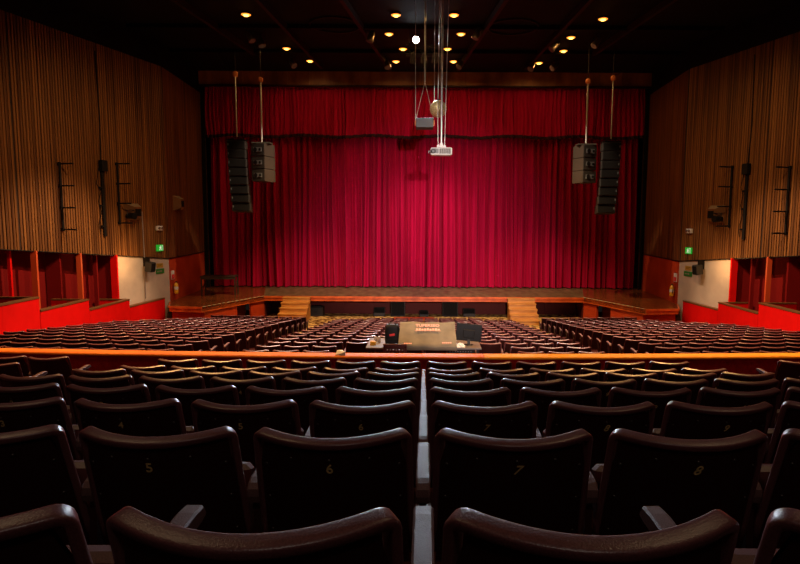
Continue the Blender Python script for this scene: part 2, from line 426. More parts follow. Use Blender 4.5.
# box fronts (parapets), stepping down towards the stage
seg = [  # (y near, y far, top z)
    (14.3, 18.75, at(39, 296.6, 18.75).z), (18.75, 21.45, at(89, 298.7, 21.45).z), (21.45, 24.3, at(130, 298.7, 24.3).z), (24.3, 27.0, at(164, 297.5, 27.0).z)]
for s in (-1, 1):
    for k, (ya, yb, zt) in enumerate(seg):
        r = empty('box_parapet', (s * 12.0, (ya + yb) / 2, front_floor(ya)))
        tag(r, 'scarlet box front, %s one away from the stage, %s' % (ORD[4 - k], SIDE[s]), 'box front', 'stepped scarlet box fronts')
        T0 = Matrix.Translation((-s * 12.0, -(ya + yb) / 2, -front_floor(ya)))
        xa, xb = (12.10 - 0.05 * k), (12.05 - 0.05 * k)
        if k == 3: xb = 11.68
        m = MB()
        m.prism([(s * xa, ya + .01), (s * xb, yb - .01), (s * (xb + .14), yb - .01), (s * (xa + .14), ya + .01)], 0.0, zt - .05)
        m.box(*sorted((s * xb, s * (xb + 1.3))), yb - .10, yb - .01, 0.3, zt - .05)
        m.build('front_panel', M_['boxred'], r, T0)
        m = MB()
        m.prism([(s * (xa - .02), ya + .01), (s * (xb - .02), yb - .01), (s * (xb + .17), yb - .01), (s * (xa + .17), ya + .01)], zt - .05, zt)
        m.box(*sorted((s * (xb + .1), s * (xb + 1.3))), yb - .12, yb - .01, zt - .05, zt)
        m.build('cap_rail', M_['capwood'], r, T0)
    m = MB()
    for k, (ya, yb, zt) in enumerate(seg):
        m.prism([(s * 12.15, ya), (s * 12.0, yb), (s * (XA(yb) + 1.0), yb), (s * (XA(ya) + 1.0), ya)], zt - 1.2, zt - 1.05)
    structure(m.build('floor_box_' + ('left' if s < 0 else 'right'), M_['floor']))

# ------------------------------------------------------------------ stage
pw = atz(171, 306, STZ); pc = atz(202, 307, STZ); pe = atz(263, 296.5, STZ)
AW = (11.08, pw.y); AC = (abs(pc.x), pc.y); AE = (abs(pe.x), 29.6)
m = MB()
m.prism([(-AE[0], AE[1]), (AE[0], AE[1]), (AE[0] + 1.2, 34.5), (-AE[0] - 1.2, 34.5)], STZ - 0.22, STZ)
structure(m.build('floor_stage', M_['stage']))
for s, nm in ((-1, 'left'), (1, 'right')):
    m = MB()
    m.prism([(s * 11.6, 27.45), (s * AW[0], AW[1]), (s * AC[0], AC[1]), (s * AE[0], AE[1]), (s * (AE[0] + 1.2), 34.5), (s * 12.0, 33.9)], STZ - 0.20, STZ + 0.002)
    structure(m.build('floor_stage_' + nm, M_['wing']))
    # red fronts under the apron
    m = MB()
    def off(p, q, d, s=s):
        v = Vector((q[0] - p[0], q[1] - p[1])).normalized(); return Vector((v.y, -v.x)) * d
    A = Vector((s * AC[0], AC[1] + .25)); B = Vector((s * AE[0], AE[1] + .25))
    W = Vector((s * AW[0], AW[1] + .25))
    def wallseg(p, q, mi, z0=FZ, z1=STZ - .2, th=.12, back=0.0):
        v = (q - p).normalized(); n = Vector((v.y, -v.x)); n = n if n.y > 0 else -n
        m.prism([tuple(p + n * back), tuple(q + n * back), tuple(q + n * (th + back)), tuple(p + n * (th + back))], z0, z1, mi)
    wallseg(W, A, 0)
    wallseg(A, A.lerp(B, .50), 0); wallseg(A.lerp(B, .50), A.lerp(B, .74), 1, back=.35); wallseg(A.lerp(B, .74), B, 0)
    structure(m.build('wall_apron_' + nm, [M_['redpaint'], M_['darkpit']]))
# overhanging lip all along the edge
m = MB()
line = [(-11.6, 27.45), (-AW[0], AW[1]), (-AC[0], AC[1]), (-AE[0], AE[1]), (AE[0], AE[1]), (AC[0], AC[1]), (AW[0], AW[1]), (11.6, 27.45)]
for i in range(7):
    p, q = Vector(line[i]), Vector(line[i + 1])
    v = (q - p).normalized(); n = Vector((v.y, -v.x))
    if n.dot((p + q) / 2 - Vector((0, 32))) < 0: n = -n
    m.prism([tuple(p), tuple(q), tuple(q + n * .06), tuple(p + n * .06)], STZ - .09, STZ + .006, 0)
    m.prism([tuple(p), tuple(q), tuple(q + n * .02), tuple(p + n * .02)], STZ - .24, STZ - .09, 0)
structure(m.build('trim_3', [M_['lip']]))
m = MB()
for i in (2, 4):
    p, q = Vector(line[i]), Vector(line[i + 1])
    for k in range(14):
        a, b = p.lerp(q, (k + .1) / 14), p.lerp(q, (k + .72) / 14)
        v = (q - p).normalized(); n = Vector((v.y, -v.x)); n = n if n.y > 0 else -n
        m.prism([tuple(a - n * .05), tuple(b - n * .05), tuple(b + n * .03), tuple(a + n * .03)], STZ + .003, STZ + .014, 0)
structure(m.build('trim_4', M_['tape']))
# recessed dark face under the stage
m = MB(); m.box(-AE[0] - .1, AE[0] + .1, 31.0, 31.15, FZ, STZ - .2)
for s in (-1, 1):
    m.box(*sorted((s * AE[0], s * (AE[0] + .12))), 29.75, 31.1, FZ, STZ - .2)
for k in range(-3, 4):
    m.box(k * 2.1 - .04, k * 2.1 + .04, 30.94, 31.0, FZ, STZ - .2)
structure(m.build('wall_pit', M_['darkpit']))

# header over the curtain
m = MB()
x = -12.0
while x < 12.0:
    x2 = min(12.0, x + 1.18)
    m.box(x + .008, x2 - .008, 32.9, 32.98, 11.97, CEIL - .02, 0)
    x = x2
m.box(-12.0, 12.0, 32.98, 33.1, 11.97, CEIL - .02, 1)
m.box(-12.0, 12.0, 32.82, 33.1, 11.90, 11.97, 1)
structure(m.build('wall_header', [M_['header'], M_['beam']]))
m = MB(); m.box(-13, 13, 34.6, 34.7, 0, CEIL)
structure(m.build('wall_stage_back', M_['black']))

def drape(name, x0, x1, y, z0, z1, amp, n_folds, seed, mats, rows=14, hem=0.0, cols_per=14, zig=0.0):
    rnd = random.Random(seed)
    # irregular fold widths
    ws = [rnd.uniform(0.55, 1.5) for _ in range(n_folds)]
    tot = sum(ws); ws = [a / tot * (x1 - x0) for a in ws]
    am = [amp * rnd.uniform(0.55, 1.3) for _ in ws]
    ln = [rnd.uniform(-0.12, 0.12) for _ in ws]
    m = MB(); colx = []; x = x0
    for wd, a, l in zip(ws, am, ln):
        for k in range(cols_per):
            u = k / cols_per
            colx.append((x + wd * u, a, u, l))
        x += wd
    colx.append((x1, am[-1], 0, 0))
    nC = len(colx); vs = []; fs = []
    for r in range(rows + 1):
        v = r / rows
        z = z1 + (z0 - z1) * v
        for i, (cx, a, u, l) in enumerate(colx):
            g = 0.55 + 0.45 * v
            prof = abs(math.sin(math.pi * u)) ** 0.75 + 0.16 * math.sin(4 * math.pi * u + 3 * l * 8)
            xx = cx + l * v * v * math.sin(math.pi * u) * 1.2 + 0.03 * math.sin(v * 5 + cx * 2)
            zz = z + (zig * math.sin(cx * 1.7) * (v > 0.95) * .5)
            vs.append((xx, y - a * g * prof, zz))
    for r in range(rows):
        for i in range(nC - 1):
            fs.append((r * nC + i, (r + 1) * nC + i, (r + 1) * nC + i + 1, r * nC + i + 1))
    m.add(vs, fs, 0, None, True)
    if hem:
        hv = []; hf = []
        for i, (cx, a, u, l) in enumerate(colx):
            b = vs[rows * nC + i]
            hv += [(b[0], b[1] - .015, b[2] + .02), (b[0], b[1] - .02, b[2] - hem)]
        for i in range(nC - 1):
            hf.append((2 * i, 2 * i + 1, 2 * i + 3, 2 * i + 2))
        m.add(hv, hf, 1, None, True)
    return m.build(name, mats)
c = drape('stage_curtain', -11.80, 11.80, CURT + .60, STZ + .05, 11.6, 0.60, 64, 5, [M_['velvet'], M_['fringe']])
tag(c, 'tall crimson velvet stage curtain closed across the whole stage', 'curtain')
vz = at(424, 135.5, CURT - .2).z
c = drape('valance', -11.85, 11.85, CURT - .05, vz, 12.0, 0.20, 120, 8, [M_['velvet'], M_['fringe']], 6, 0.14, 8, 0.1)
tag(c, 'short crimson valance with a dark hem hanging above the stage curtain', 'valance')
for s in (-1, 1):
    c = drape('leg_drape', min(s * 11.76, s * 11.98), max(s * 11.76, s * 11.98), CURT - .35, STZ + .02, 11.7, 0.10, 4, 20 + s, [M_['black'], M_['black']], 4)
    tag(c, 'narrow black leg drape edging the crimson curtain, %s' % SIDE[s], 'drape', 'black leg drapes')

# ------------------------------------------------------------------ stage stairs
for s, pxa, pxb in ((-1, 284.5, 311), (1, 507, 533.5)):
    xl = at(pxa, 297, 29.55).x; xr = at(pxb, 297, 29.55).x
    r = empty('stage_stairs', ((xl + xr) / 2, 29.5, FZ))
    tag(r, 'honey wooden steps up to the stage, %s' % SIDE[s], 'stairs', 'wooden stage steps')
    hw = (xr - xl) / 2
    SH = STZ - FZ
    nst = 5; h = SH / nst; dp = 0.33
    for k in range(nst):
        m = MB()
        top = SH - .005 - k * h
        y1_ = 0.0 - k * dp
        m.box(-hw - .02, hw + .02, y1_ - dp - .03, y1_ - .0, top - .05, top)
        m.build('tread', M_['stair'], r)
        m = MB(); m.box(-hw, hw, y1_ - dp, y1_ - dp + .03, top - h, top - .05)
        m.build('riser', M_['stair'], r)
    for sx in (-1, 1):
        m = MB()
        poly = [(-nst * dp, 0), (0, 0), (0, SH - .06)]
        for k in range(nst):
            poly += [(-(k + 1) * dp + .032, SH - .06 - k * h), (-(k + 1) * dp + .032, max(0.0, SH - .06 - (k + 1) * h))]
        xx = sx * (hw - .03)
        m.prism(poly[:-1], min(xx, xx - sx * .03), max(xx, xx - sx * .03), 0, None, 'x')
        m.build('stringer', M_['stair'], r)

# ------------------------------------------------------------------ theatre seats
WS = 0.494          # back width at the top
SAG = 0.092
REC = R(17)
BACK_L = 0.56
def S(sx, d, o=0.0):
    """surface of the reclined, curved seat back. sx -1..1 across, d metres below the top edge, o metres outward to the rear"""
    wd = WS / 2 * (1 + 0.05 * d / 0.5)
    x = sx * wd
    y = -SAG * (1 - sx * sx) + d * math.sin(REC)
    # rear-facing normal in plan
    dy = 2 * SAG * sx / wd
    n = Vector((dy, -1, 0)).normalized() * math.cos(REC) + Vector((0, 0, -math.sin(REC)))
    n.normalize()
    return Vector((x, y, SEAT_H - 0.012 - 0.010 * (1 - sx * sx) - d * math.cos(REC))) + n * o
def make_back_shell():
    m = MB(); nu, nv = 16, 6
    vs = []; fs = []
    for side_, o in ((0, 0.012), (1, -0.012)):
        for j in range(nv + 1):
            d = 0.02 + (BACK_L - .02) * j / nv
            for i in range(nu + 1):
                u = (-1 + 2 * i / nu) * 0.955
                if j == 0: u *= 0.93
                vs.append(S(u, d, o))
    n1 = (nu + 1) * (nv + 1)
    for j in range(nv):
        for i in range(nu):
            a = j * (nu + 1) + i
            fs.append((a, a + nu + 1, a + nu + 2, a + 1))
            fs.append((n1 + a, n1 + a + 1, n1 + a + nu + 2, n1 + a + nu + 1))
    m.add(vs, fs, 0, None, True)
    for sx, d in ((0, .055), (-.5, .06), (.5, .06), (-.87, .11), (.87, .11), (-.87, .25), (.87, .25), (-.87, .40), (.87, .40), (0, .40), (-.45, .42), (.45, .42)):
        c0 = S(sx, d, .012)
        n = (S(sx, d, .02) - c0).normalized()
        T = Matrix.Translation(c0) @ n.to_track_quat('Z', 'Y').to_matrix().to_4x4()
        m.lathe([(.006, 0), (.0055, .002), (.0025, .0035)], 8, 1, T)
    return m.mesh('back_shell', [M_['shell'], M_['screw']])
def make_rim(nring=16, simple=False):
    # path in (sx, d): up one side, round corner, across, down the other
    path = []
    cr_x, cr_d = 0.085, 0.022
    for d in ([.52, .40, .28, .16, .08] if not simple else [.50, .10]): path.append((-1, d))
    K = 5 if not simple else 2
    for k in range(K + 1):
        a = math.pi / 2 * k / K
        path.append((-1 + cr_x * (1 - math.cos(a)), cr_d * (1 - math.sin(a))))
    K2 = 14 if not simple else 4
    sidep = list(path)
    for k in range(1, K2):
        path.append((-1 + cr_x + (2 - 2 * cr_x) * k / K2, 0))
    path = path + [(-a, d) for a, d in sidep[::-1]]
    P = [S(a, d) for a, d in path]
    m = MB(); vs = []; fs = []
    for i, (a, d) in enumerate(path):
        t = (P[min(i + 1, len(P) - 1)] - P[max(i - 1, 0)]).normalized()
        n = (S(a, d, .01) - S(a, d, 0)).normalized()
        b = n.cross(t).normalized(); n2 = t.cross(b).normalized()
        for k in range(nring):
            q = 2 * math.pi * (k + .5) / nring
            cx_, cy_ = math.cos(q), math.sin(q)
            ex = (abs(cx_) ** .42) * (1 if cx_ > 0 else -1); ey = (abs(cy_) ** .42) * (1 if cy_ > 0 else -1)
            vs.append(P[i] + n2 * ex * .021 + b * ey * .013)
    for i in range(len(P) - 1):
        for k in range(nring):
            j = (k + 1) % nring
            fs.append((i * nring + k, (i + 1) * nring + k, (i + 1) * nring + j, i * nring + j))
    fs.append(list(range(nring))); fs.append(list(range((len(P) - 1) * nring, len(P) * nring))[::-1])
    m.add(vs, fs, 0, None, not simple)
    return m.mesh('rim', [M_['rim']])
def make_pad():
    m = MB(); nu, nv = 8, 3
    vs = []; fs = []
    for j in range(nv + 1):
        d = 0.05 + (BACK_L - .12) * j / nv
        for i in range(nu + 1):
            u = (-1 + 2 * i / nu) * 0.86
            e = 0.0 if (i in (0, nu) or j in (0, nv)) else 0.028
            vs.append(S(u, d, -0.014 - e))
    for j in range(nv):
        for i in range(nu):
            a = j * (nu + 1) + i
            fs.append((a, a + 1, a + nu + 2, a + nu + 1))
    m.add(vs, fs, 0, None, True)
    return m.mesh('back_pad', [M_['cushion']])
def make_cushion():
    m = MB()
    T = Matrix.Translation((0, .24, .44)) @ Matrix.Rotation(R(-14), 4, 'X')
    m.box(-.235, .235, -.045, .045, -.18, .19, 0, T, .02)
    return m.mesh('seat_cushion', [M_['cushion']])
def make_arm():
    m = MB()
    prof = []   # (y, z) side outline, rear end rolls down
    top = [(.085, .565), (.078, .59), (.083, .615), (.10, .632), (.13, .640), (.42, .646), (.475, .640), (.49, .62)]
    bot = [(.49, .605), (.46, .600), (.15, .598), (.125, .585), (.112, .565)]
    prof = top + bot
    hw = .026
    n = len(prof)
    cx_ = sum(p[0] for p in prof) / n; cz_ = sum(p[1] for p in prof) / n
    vs = []
    for x_, sc_ in ((-hw, .0), (-hw + .006, .006), (hw - .006, .006), (hw, .0)):
        for (y, z) in prof:
            g = 0.006 if sc_ == 0 else 0
            yy = y + (g if y < cx_ else -g) * .6; zz = z + (g if z < cz_ else -g) * .8
            vs.append((x_, yy, zz))
    fs = [list(range(n)), list(range(3 * n, 4 * n))[::-1]]
    for r in range(3):
        for i in range(n):
            j = (i + 1) % n
            fs.append((r * n + i, (r + 1) * n + i, (r + 1) * n + j, r * n + j))
    m.add(vs, fs, 0)
    return m.mesh('armrest', [M_['arm']])
def make_support():
    m = MB()
    m.prism([(.12, .02), (.20, .02), (.24, .30), (.42, .598), (.12, .598), (.10, .40), (.12, .30)], -.013, .013, 0, None, 'x')
    m.box(-.03, .03, .05, .36, 0, .02)
    return m.mesh('stanchion', [M_['shell']])
SEAT = dict(shell=make_back_shell(), rim=make_rim(), rim2=make_rim(8, True), pad=make_pad(), cushion=make_cushion(), arm=make_arm(), sup=make_support())

digit_cache = {}
def digits(n):
    if n not in digit_cache:
        cu = bpy.data.curves.new('digits', 'FONT')
        cu.body = str(n); cu.align_x = 'CENTER'; cu.align_y = 'CENTER'
        cu.size = 0.050; cu.extrude = 0.0006; cu.offset = 0.0006
        cu.shear = 0.35 if n >= 7 else 0.0
        cu.resolution_u = 3
        o = bpy.data.objects.new('tmp_text', cu); col.objects.link(o)
        dg = bpy.context.evaluated_depsgraph_get()
        me = bpy.data.meshes.new_from_object(o.evaluated_get(dg))
        me.name = 'seat_number'
        me.materials.clear(); me.materials.append(M_['digit'])
        bpy.data.objects.remove(o)
        digit_cache[n] = me
    return digit_cache[n]
c0 = S(0, .090, .0135)
NUM_T = Matrix.Translation(c0) @ Matrix(((1, 0, 0, 0), (0, -math.sin(REC), -math.cos(REC), 0), (0, math.cos(REC), -math.sin(REC), 0), (0, 0, 0, 1)))

def seat(x, y, z, rz, label, group, number=None, end=0, arm_dx=None, detail=2):
    r = empty('theatre_seat', (x, y, z), rz)
    tag(r, label, 'seat', group)
    link('back_shell', SEAT['shell'], r); link('rim', SEAT['rim'] if detail > 1 else SEAT['rim2'], r)
    if detail > 1: link('back_pad', SEAT['pad'], r)
    link('seat_cushion', SEAT['cushion'], r)
    dx = -0.294 if arm_dx is None else arm_dx
    link('armrest', SEAT['arm'], r, (dx, 0, 0)); link('stanchion', SEAT['sup'], r, (dx, 0, 0))
    if end:
        link('armrest', SEAT['arm'], r, (0.294, 0, 0)); link('stanchion', SEAT['sup'], r, (0.294, 0, 0))
    if number is not None:
        o = link('seat_number', digits(number), r); o.matrix_local = NUM_T; o['label'] = 'tan stencilled number %d' % number
    return r

PITX = 0.588
AISLE = 4.73
def seat_x(n, block):
    """block 0 centre: n = 0..11 ; block -1/1 side: n = 0.. outwards"""
    if block == 0:
        return (n - 5.5) * PITX + (0.010 if n > 5 else -0.010)
    return block * (AISLE + 0.27 + n * PITX)
def in_frame(x, y, z):
    v = Vector((x, y, z - EYE)); dpt = v.y * math.cos(PITCH) - v.z * math.sin(PITCH)
    if dpt < .3: return False
    return -(448) < 604 * x / dpt < (400)
RAD = 90.0
# rear stalls: eight rows behind the rail
n_rear = 0
for i in range(8):
    rowno = 8 - i
    for blk, cnt in ((0, 12), (-1, 8), (1, 8)):
        for n in range(cnt):
            x = seat_x(n, blk)
            y = ROW_Y[i] + x * x / (2 * RAD); z = ROW_TOP[i] - SEAT_H
            if blk and i < 4: continue
            if not in_frame(x - math.copysign(.32, x), y, z + .8): continue
            sd = -1 if x < 0 else 1
            if blk == 0:
                k = (6 - n) if n < 6 else (n - 5)
                num = n + 1
                lab = 'dark seat %s row behind rail, %s from centre armrest, %s' % (ORD[rowno], ORD[k], SIDE[sd])
                if 1 <= i: lab = 'dark seat numbered %d, %s row behind the rail, maroon rim' % (num, ORD[rowno])
                arm_dx = -0.304 if n == 6 else None
                seat(x, y, z, -x / RAD, lab, 'dark seats of the rear block', num if i >= 1 else None, n == 11, arm_dx)
            else:
                lab = 'dark seat beyond the aisle, %s row behind rail, %s from aisle, %s' % (ORD[rowno], ORD[n + 1], SIDE[sd])
                seat(x, y, z, -x / RAD * 1.5, lab, 'dark rear seats beyond the aisles', None, 1 if blk < 0 and n == 0 else (0 if blk > 0 else 0))
            n_rear += 1

# front stalls: sixteen rows past the rail
FR = []
NROW = 15
for i in range(NROW):
    yc = 11.40 + i * (24.5 - 11.40) / (NROW - 1)
    lim = 11.45
    if i == 14: lim = 8.9
    elif i == 13: lim = 9.3
    elif i == 12: lim = 9.9
    elif i == 11: lim = 10.6
    for blk, cnt in ((0, 12), (-1, 13), (1, 13)):
        for n in range(cnt):
            x = seat_x(n, blk) + blk * .14
            if abs(x) > lim: continue
            if blk == 0 and i <= 2 and abs(x) < (1.55 if i < 2 else 1.0): continue
            if blk == 0 and i == 14 and abs(x) > 2.6: continue
            y = yc + x * x / (2 * 70); z = front_floor(y)
            if not in_frame(x - math.copysign(.3, x), y, z + .8): continue
            FR.append((y, x, z, i, blk, n))
FR.sort(key=lambda t: math.hypot(t[0], t[1]))
keep = FR[:300 - n_rear]; rest = FR[300 - n_rear:]
for y, x, z, i, blk, n in keep:
    sd = -1 if x < 0 else 1
    if blk == 0:
        k = (6 - n) if n < 6 else (n - 5)
        lab = 'maroon seat, %s row past rail, %s from the centre line, %s' % (ORD[i + 1], ORD[k], SIDE[sd])
        end = n == 11
    else:
        lab = 'maroon seat outside the aisle, %s row past rail, %s from aisle, %s' % (ORD[i + 1], ORD[n + 1], SIDE[sd])
        end = blk < 0 and n == 0
    seat(x, y, z, -x / 70, lab, 'maroon seats between rail and stage', None, end, None, 1)
# the farthest rows as one mass
m = MB()
def add_mesh(mb, me, mi, T):
    vs = [v.co for v in me.vertices]
    mb.add(vs, [list(p.vertices) for p in me.polygons], mi, T, False)
def low_shell():
    m2 = MB(); vs = []; nu = 4
    for j, d in ((0, .02), (1, .5)):
        for i in range(nu + 1):
            vs.append(S((-1 + 2 * i / nu) * .95, d, .01))
    m2.add(vs, [(i, nu + 1 + i, nu + 2 + i, i + 1) for i in range(nu)])
    return m2.mesh('low', [M_['shell']])
LS = low_shell()
for y, x, z, i, blk, n in rest:
    T = Matrix.Translation((x, y, z)) @ Matrix.Rotation(-x / 70, 4, 'Z')
    add_mesh(m, LS, 0, T); add_mesh(m, SEAT['rim2'], 1, T); add_mesh(m, SEAT['cushion'], 2, T)
    TA = T @ Matrix.Translation((-.294, 0, 0))
    add_mesh(m, SEAT['arm'], 3, TA); add_mesh(m, SEAT['sup'], 0, TA)
    if (blk == 0 and n == 11) or (blk < 0 and n == 0):
        TA = T @ Matrix.Translation((.294, 0, 0)); add_mesh(m, SEAT['arm'], 3, TA); add_mesh(m, SEAT['sup'], 0, TA)
o = m.build('far_seating', [M_['shell'], M_['rim'], M_['cushion'], M_['arm']])
tag(o, 'mass of small maroon seats in the farthest rows before the stage', 'seats', None, 'stuff')
print('SEATS rear', n_rear, 'front', len(FR), 'rest', len(rest))

# ------------------------------------------------------------------ partition and rail
PY = 8.56
RT = at(424, 356.6, PY - .03).z
m = MB()
def py(x): return PY + x * x / (2 * 90)
xs = [-9 + k * 1.0 for k in range(19)]
poly = [(x, py(x)) for x in xs] + [(x, py(x) + .13) for x in xs[::-1]]
m.prism(poly, 0.9, RT - .042)
structure(m.build('partition', M_['partition']))
r = empty('handrail', (0, PY, RT - .09))
tag(r, 'varnished orange wooden rail capping the red partition across the hall', 'rail')
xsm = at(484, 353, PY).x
def rail(xs, mt, lab):
    m = MB(); prof = [(-.04, .05), (-.05, .058), (-.05, .075), (-.038, .087), (-.01, .092), (.17, .092), (.185, .085), (.185, .055), (.175, .05)]
    vs = []; fs = []; n = len(prof)
    for x in xs:
        for (a, b) in prof: vs.append((x, py(x) - PY + a, b))
    for i in range(len(xs) - 1):
        for k in range(n):
            j = (k + 1) % n
            fs.append((i * n + k, i * n + j, (i + 1) * n + j, (i + 1) * n + k))
    fs.append(list(range(n))[::-1]); fs.append(list(range((len(xs) - 1) * n, len(xs) * n)))
    m.add(vs, fs)
    o = m.build('rail_board', mt, r); o['label'] = lab
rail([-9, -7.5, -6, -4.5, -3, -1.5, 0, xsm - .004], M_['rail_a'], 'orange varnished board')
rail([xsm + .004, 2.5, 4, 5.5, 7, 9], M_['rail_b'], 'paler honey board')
# paper scrap taped on the rail
m = MB(); pp = at(339.5, 353, PY - .06)
m.add([(-.05, 0, .0), (-.02, -.01, -.05), (.055, -.012, -.045), (.05, -.004, .03), (.01, .05, .035), (-.035, .04, .034)], [(0, 1, 2, 3), (0, 3, 4, 5)])
m.add([(-.05, -.004, .0), (-.02, -.014, -.05), (.055, -.016, -.045), (.05, -.008, .03), (.01, .05, .039), (-.035, .04, .038)], [(3, 2, 1, 0), (5, 4, 3, 0)])
o = m.build('paper_scrap', M_['paper'], None, Matrix.Translation((pp.x, PY + .01 + pp.x ** 2 / 180, RT + .008)) @ Matrix.Scale(1.5, 4))
tag(o, 'crumpled white paper scrap stuck on the orange rail', 'paper')

# ------------------------------------------------------------------ mixing desk in the stalls
TY = 12.5
TZ = at(424, 347.6, TY).z
fz = front_floor(13.0)
r = empty('mixing_table', (0, 13.0, fz))
tag(r, 'long grey table carrying the covered mixing desk behind the rail', 'table')
hw = 1.22; TH = TZ - fz
m = MB(); m.box(-hw, hw, -.52, .52, TH - .04, TH, 0, None, .008); m.build('table_top', M_['table'], r)
for sx in (-1, 1):
    for sy in (-1, 1):
        m = MB(); m.box(sx * (hw - .08) - .025, sx * (hw - .08) + .025, sy * .45 - .025, sy * .45 + .025, -.06 * (-sy) - .02, TH - .04)
        m.build('leg', M_['metal'], r)
m = MB()
m.box(.5, 1.06, -.50, -.47, TH - .30, TH - .04, 0)
for a in range(9):
    for b in range(4):
        m.box(.55 + a * .055, .565 + a * .055, -.504, -.50, TH - .09 - b * .055, TH - .075 - b * .055, 1)
o = m.build('perforated_panel', [M_['black'], M_['conduit']], r)

# covered console
cw0 = at(400.5, 320.5, 12.7); cw1 = at(454.5, 320.5, 12.7)
cxm = (cw0.x + cw1.x) / 2; chw = (cw1.x - cw0.x) / 2
chh = cw0.z - TZ
r = empty('covered_mixing_console', (cxm, 12.55, TZ + .002))
tag(r, 'mixing console under an olive canvas cover with salmon printing', 'mixing console')
def console_surface(u, v):
    # u 0..1 across, v 0..1 bottom to top of the front, then the top falls back
    x = (-chw + 2 * chw * u)
    wob = .012 * math.sin(u * 17 + v * 5) + .010 * math.sin(v * 19 + u * 4)
    return x, wob
m = MB(); nu, nv = 24, 14
rows_ = []
for j in range(nv + 1):
    v = j / nv
    row = []
    for i in range(nu + 1):
        u = i / nu; x, wob = console_surface(u, v)
        if v < .12: y = -.33 - .05 * (v / .12); z = v / .12 * .07
        elif v < .8:
            t = (v - .12) / .68; y = -.38 + .42 * t; z = .07 + (chh - .07) * t ** .9
        else:
            t = (v - .8) / .2; y = .04 + .26 * t; z = chh - (chh - .0) * t ** 1.5
        flare = 1 + .06 * (1 - min(1, z / chh)) * (1 if v < .5 else .3)
        row.append((x * flare, y + wob, max(.0, z + wob * .5 * (0 < v < 1))))
    rows_.append(row)
vs = [p for row in rows_ for p in row]
fs = [(j * (nu + 1) + i, j * (nu + 1) + i + 1, (j + 1) * (nu + 1) + i + 1, (j + 1) * (nu + 1) + i) for j in range(nv) for i in range(nu)]
m.add(vs, fs, 0, None, True)
for e, rev in ((0, 0), (nu, 1)):
    idx = [rows_[j][e] for j in range(nv + 1)]
    m.add(idx, [list(range(nv + 1)) if rev else list(range(nv + 1))[::-1]], 0)
cover = m.build('canvas_cover', M_['cloth'], r)
def console_pt(u, v):
    i = min(nu, max(0, round(u * nu))); 
    jf = v * nv; j = min(nv - 1, int(jf)); t = jf - j
    a = Vector(rows_[j][i]); b = Vector(rows_[j + 1][i]); return a.lerp(b, t)
def printing(body, u, v, size, name, squash=1.0):
    cu = bpy.data.curves.new(name, 'FONT'); cu.body = body; cu.align_x = 'CENTER'; cu.align_y = 'CENTER'
    cu.size = size; cu.extrude = .001; cu.offset = size * .02; cu.resolution_u = 2
    o = bpy.data.objects.new(name, cu); col.objects.link(o)
    me = bpy.data.meshes.new_from_object(o.evaluated_get(bpy.context.evaluated_depsgraph_get()))
    bpy.data.objects.remove(o)
    me.materials.clear(); me.materials.append(M_['print'])
    p = console_pt(u, v); q = console_pt(u, min(.79, v + .08)); up = (q - p).normalized()
    nrm = Vector((1, 0, 0)).cross(up).normalized()
    T = Matrix.Translation(p + nrm * .028) @ Matrix(((1, up.x, nrm.x, 0), (0, up.y, nrm.y, 0), (0, up.z, nrm.z, 0), (0, 0, 0, 1))) @ Matrix.Diagonal((squash, 1, 1, 1))
    p2 = link(name, me, cover); p2.matrix_local = T; p2['label'] = 'salmon printed lettering'
printing('TUPERSEO', .5, .66, .085, 'printed_name', 1.25)
m = MB()
pa = console_pt(.5, .555); q = console_pt(.5, .64); up = (q - pa).normalized(); nrm = Vector((1, 0, 0)).cross(up).normalized()
TB = Matrix.Translation(pa + nrm * .028) @ Matrix(((1, up.x, nrm.x, 0), (0, up.y, nrm.y, 0), (0, up.z, nrm.z, 0), (0, 0, 0, 1)))
for k in range(9):
    a = -.24 + k * .056
    m.box(a, a + .042, -.016 - .006 * (k % 2), .018 + .008 * ((k + 1) % 3), 0, .002, 0, TB)
m.box(-.26, .27, -.034, -.026, 0, .002, 0, TB)
o = m.build('printed_strip', M_['print'], cover); o['label'] = 'second row of salmon print'
for u, wd in ((.16, .085), (.83, .10)):
    m = MB(); pa = console_pt(u, .2); q = console_pt(u, .3); up = (q - pa).normalized(); nrm = Vector((1, 0, 0)).cross(up).normalized()
    TB = Matrix.Translation(pa + nrm * .03) @ Matrix(((1, up.x, nrm.x, 0), (0, up.y, nrm.y, 0), (0, up.z, nrm.z, 0), (0, 0, 0, 1)))
    for k in range(5): m.box(-wd + k * wd * .4, -wd + k * wd * .4 + wd * .3, -.010, .014, 0, .002, 0, TB)
    m.build('printed_tag', M_['print'], cover)

# black bag left of console
b0 = at(392.5, 341, 12.65)
r = empty('black_bag', (b0.x, 12.65, TZ + .002)); tag(r, 'upright black bag with a red badge beside the covered console', 'bag')
m = MB()
prof = []
for k in range(9):
    t = k / 8
    prof.append((t, .165 * (1 - .25 * max(0, t - .75) * 4 * .6) * (0.9 + .1 * math.sin(math.pi * t)), .13 * (1 - .2 * t)))
n = 14; vs = []; fs = []
for t, a, b in prof:
    for k in range(n):
        q = 2 * math.pi * k / n
        cx_, cy_ = math.cos(q), math.sin(q)
        vs.append((a * math.copysign(abs(cx_) ** .5, cx_), b * math.copysign(abs(cy_) ** .5, cy_), t * .46 + .01 * math.sin(q * 3) * t))
for i in range(8):
    for k in range(n):
        j = (k + 1) % n; fs.append((i * n + k, i * n + j, (i + 1) * n + j, (i + 1) * n + k))
fs.append(list(range(n))[::-1]); fs.append(list(range(8 * n, 9 * n)))
m.add(vs, fs, 0, None, True); m.build('bag_body', M_['screen'], r)
m = MB(); m.tube([(-.07, 0, .45), (-.05, 0, .50), (.05, 0, .50), (.07, 0, .45)], .012, 8); m.build('carry_handle', M_['cab'], r)
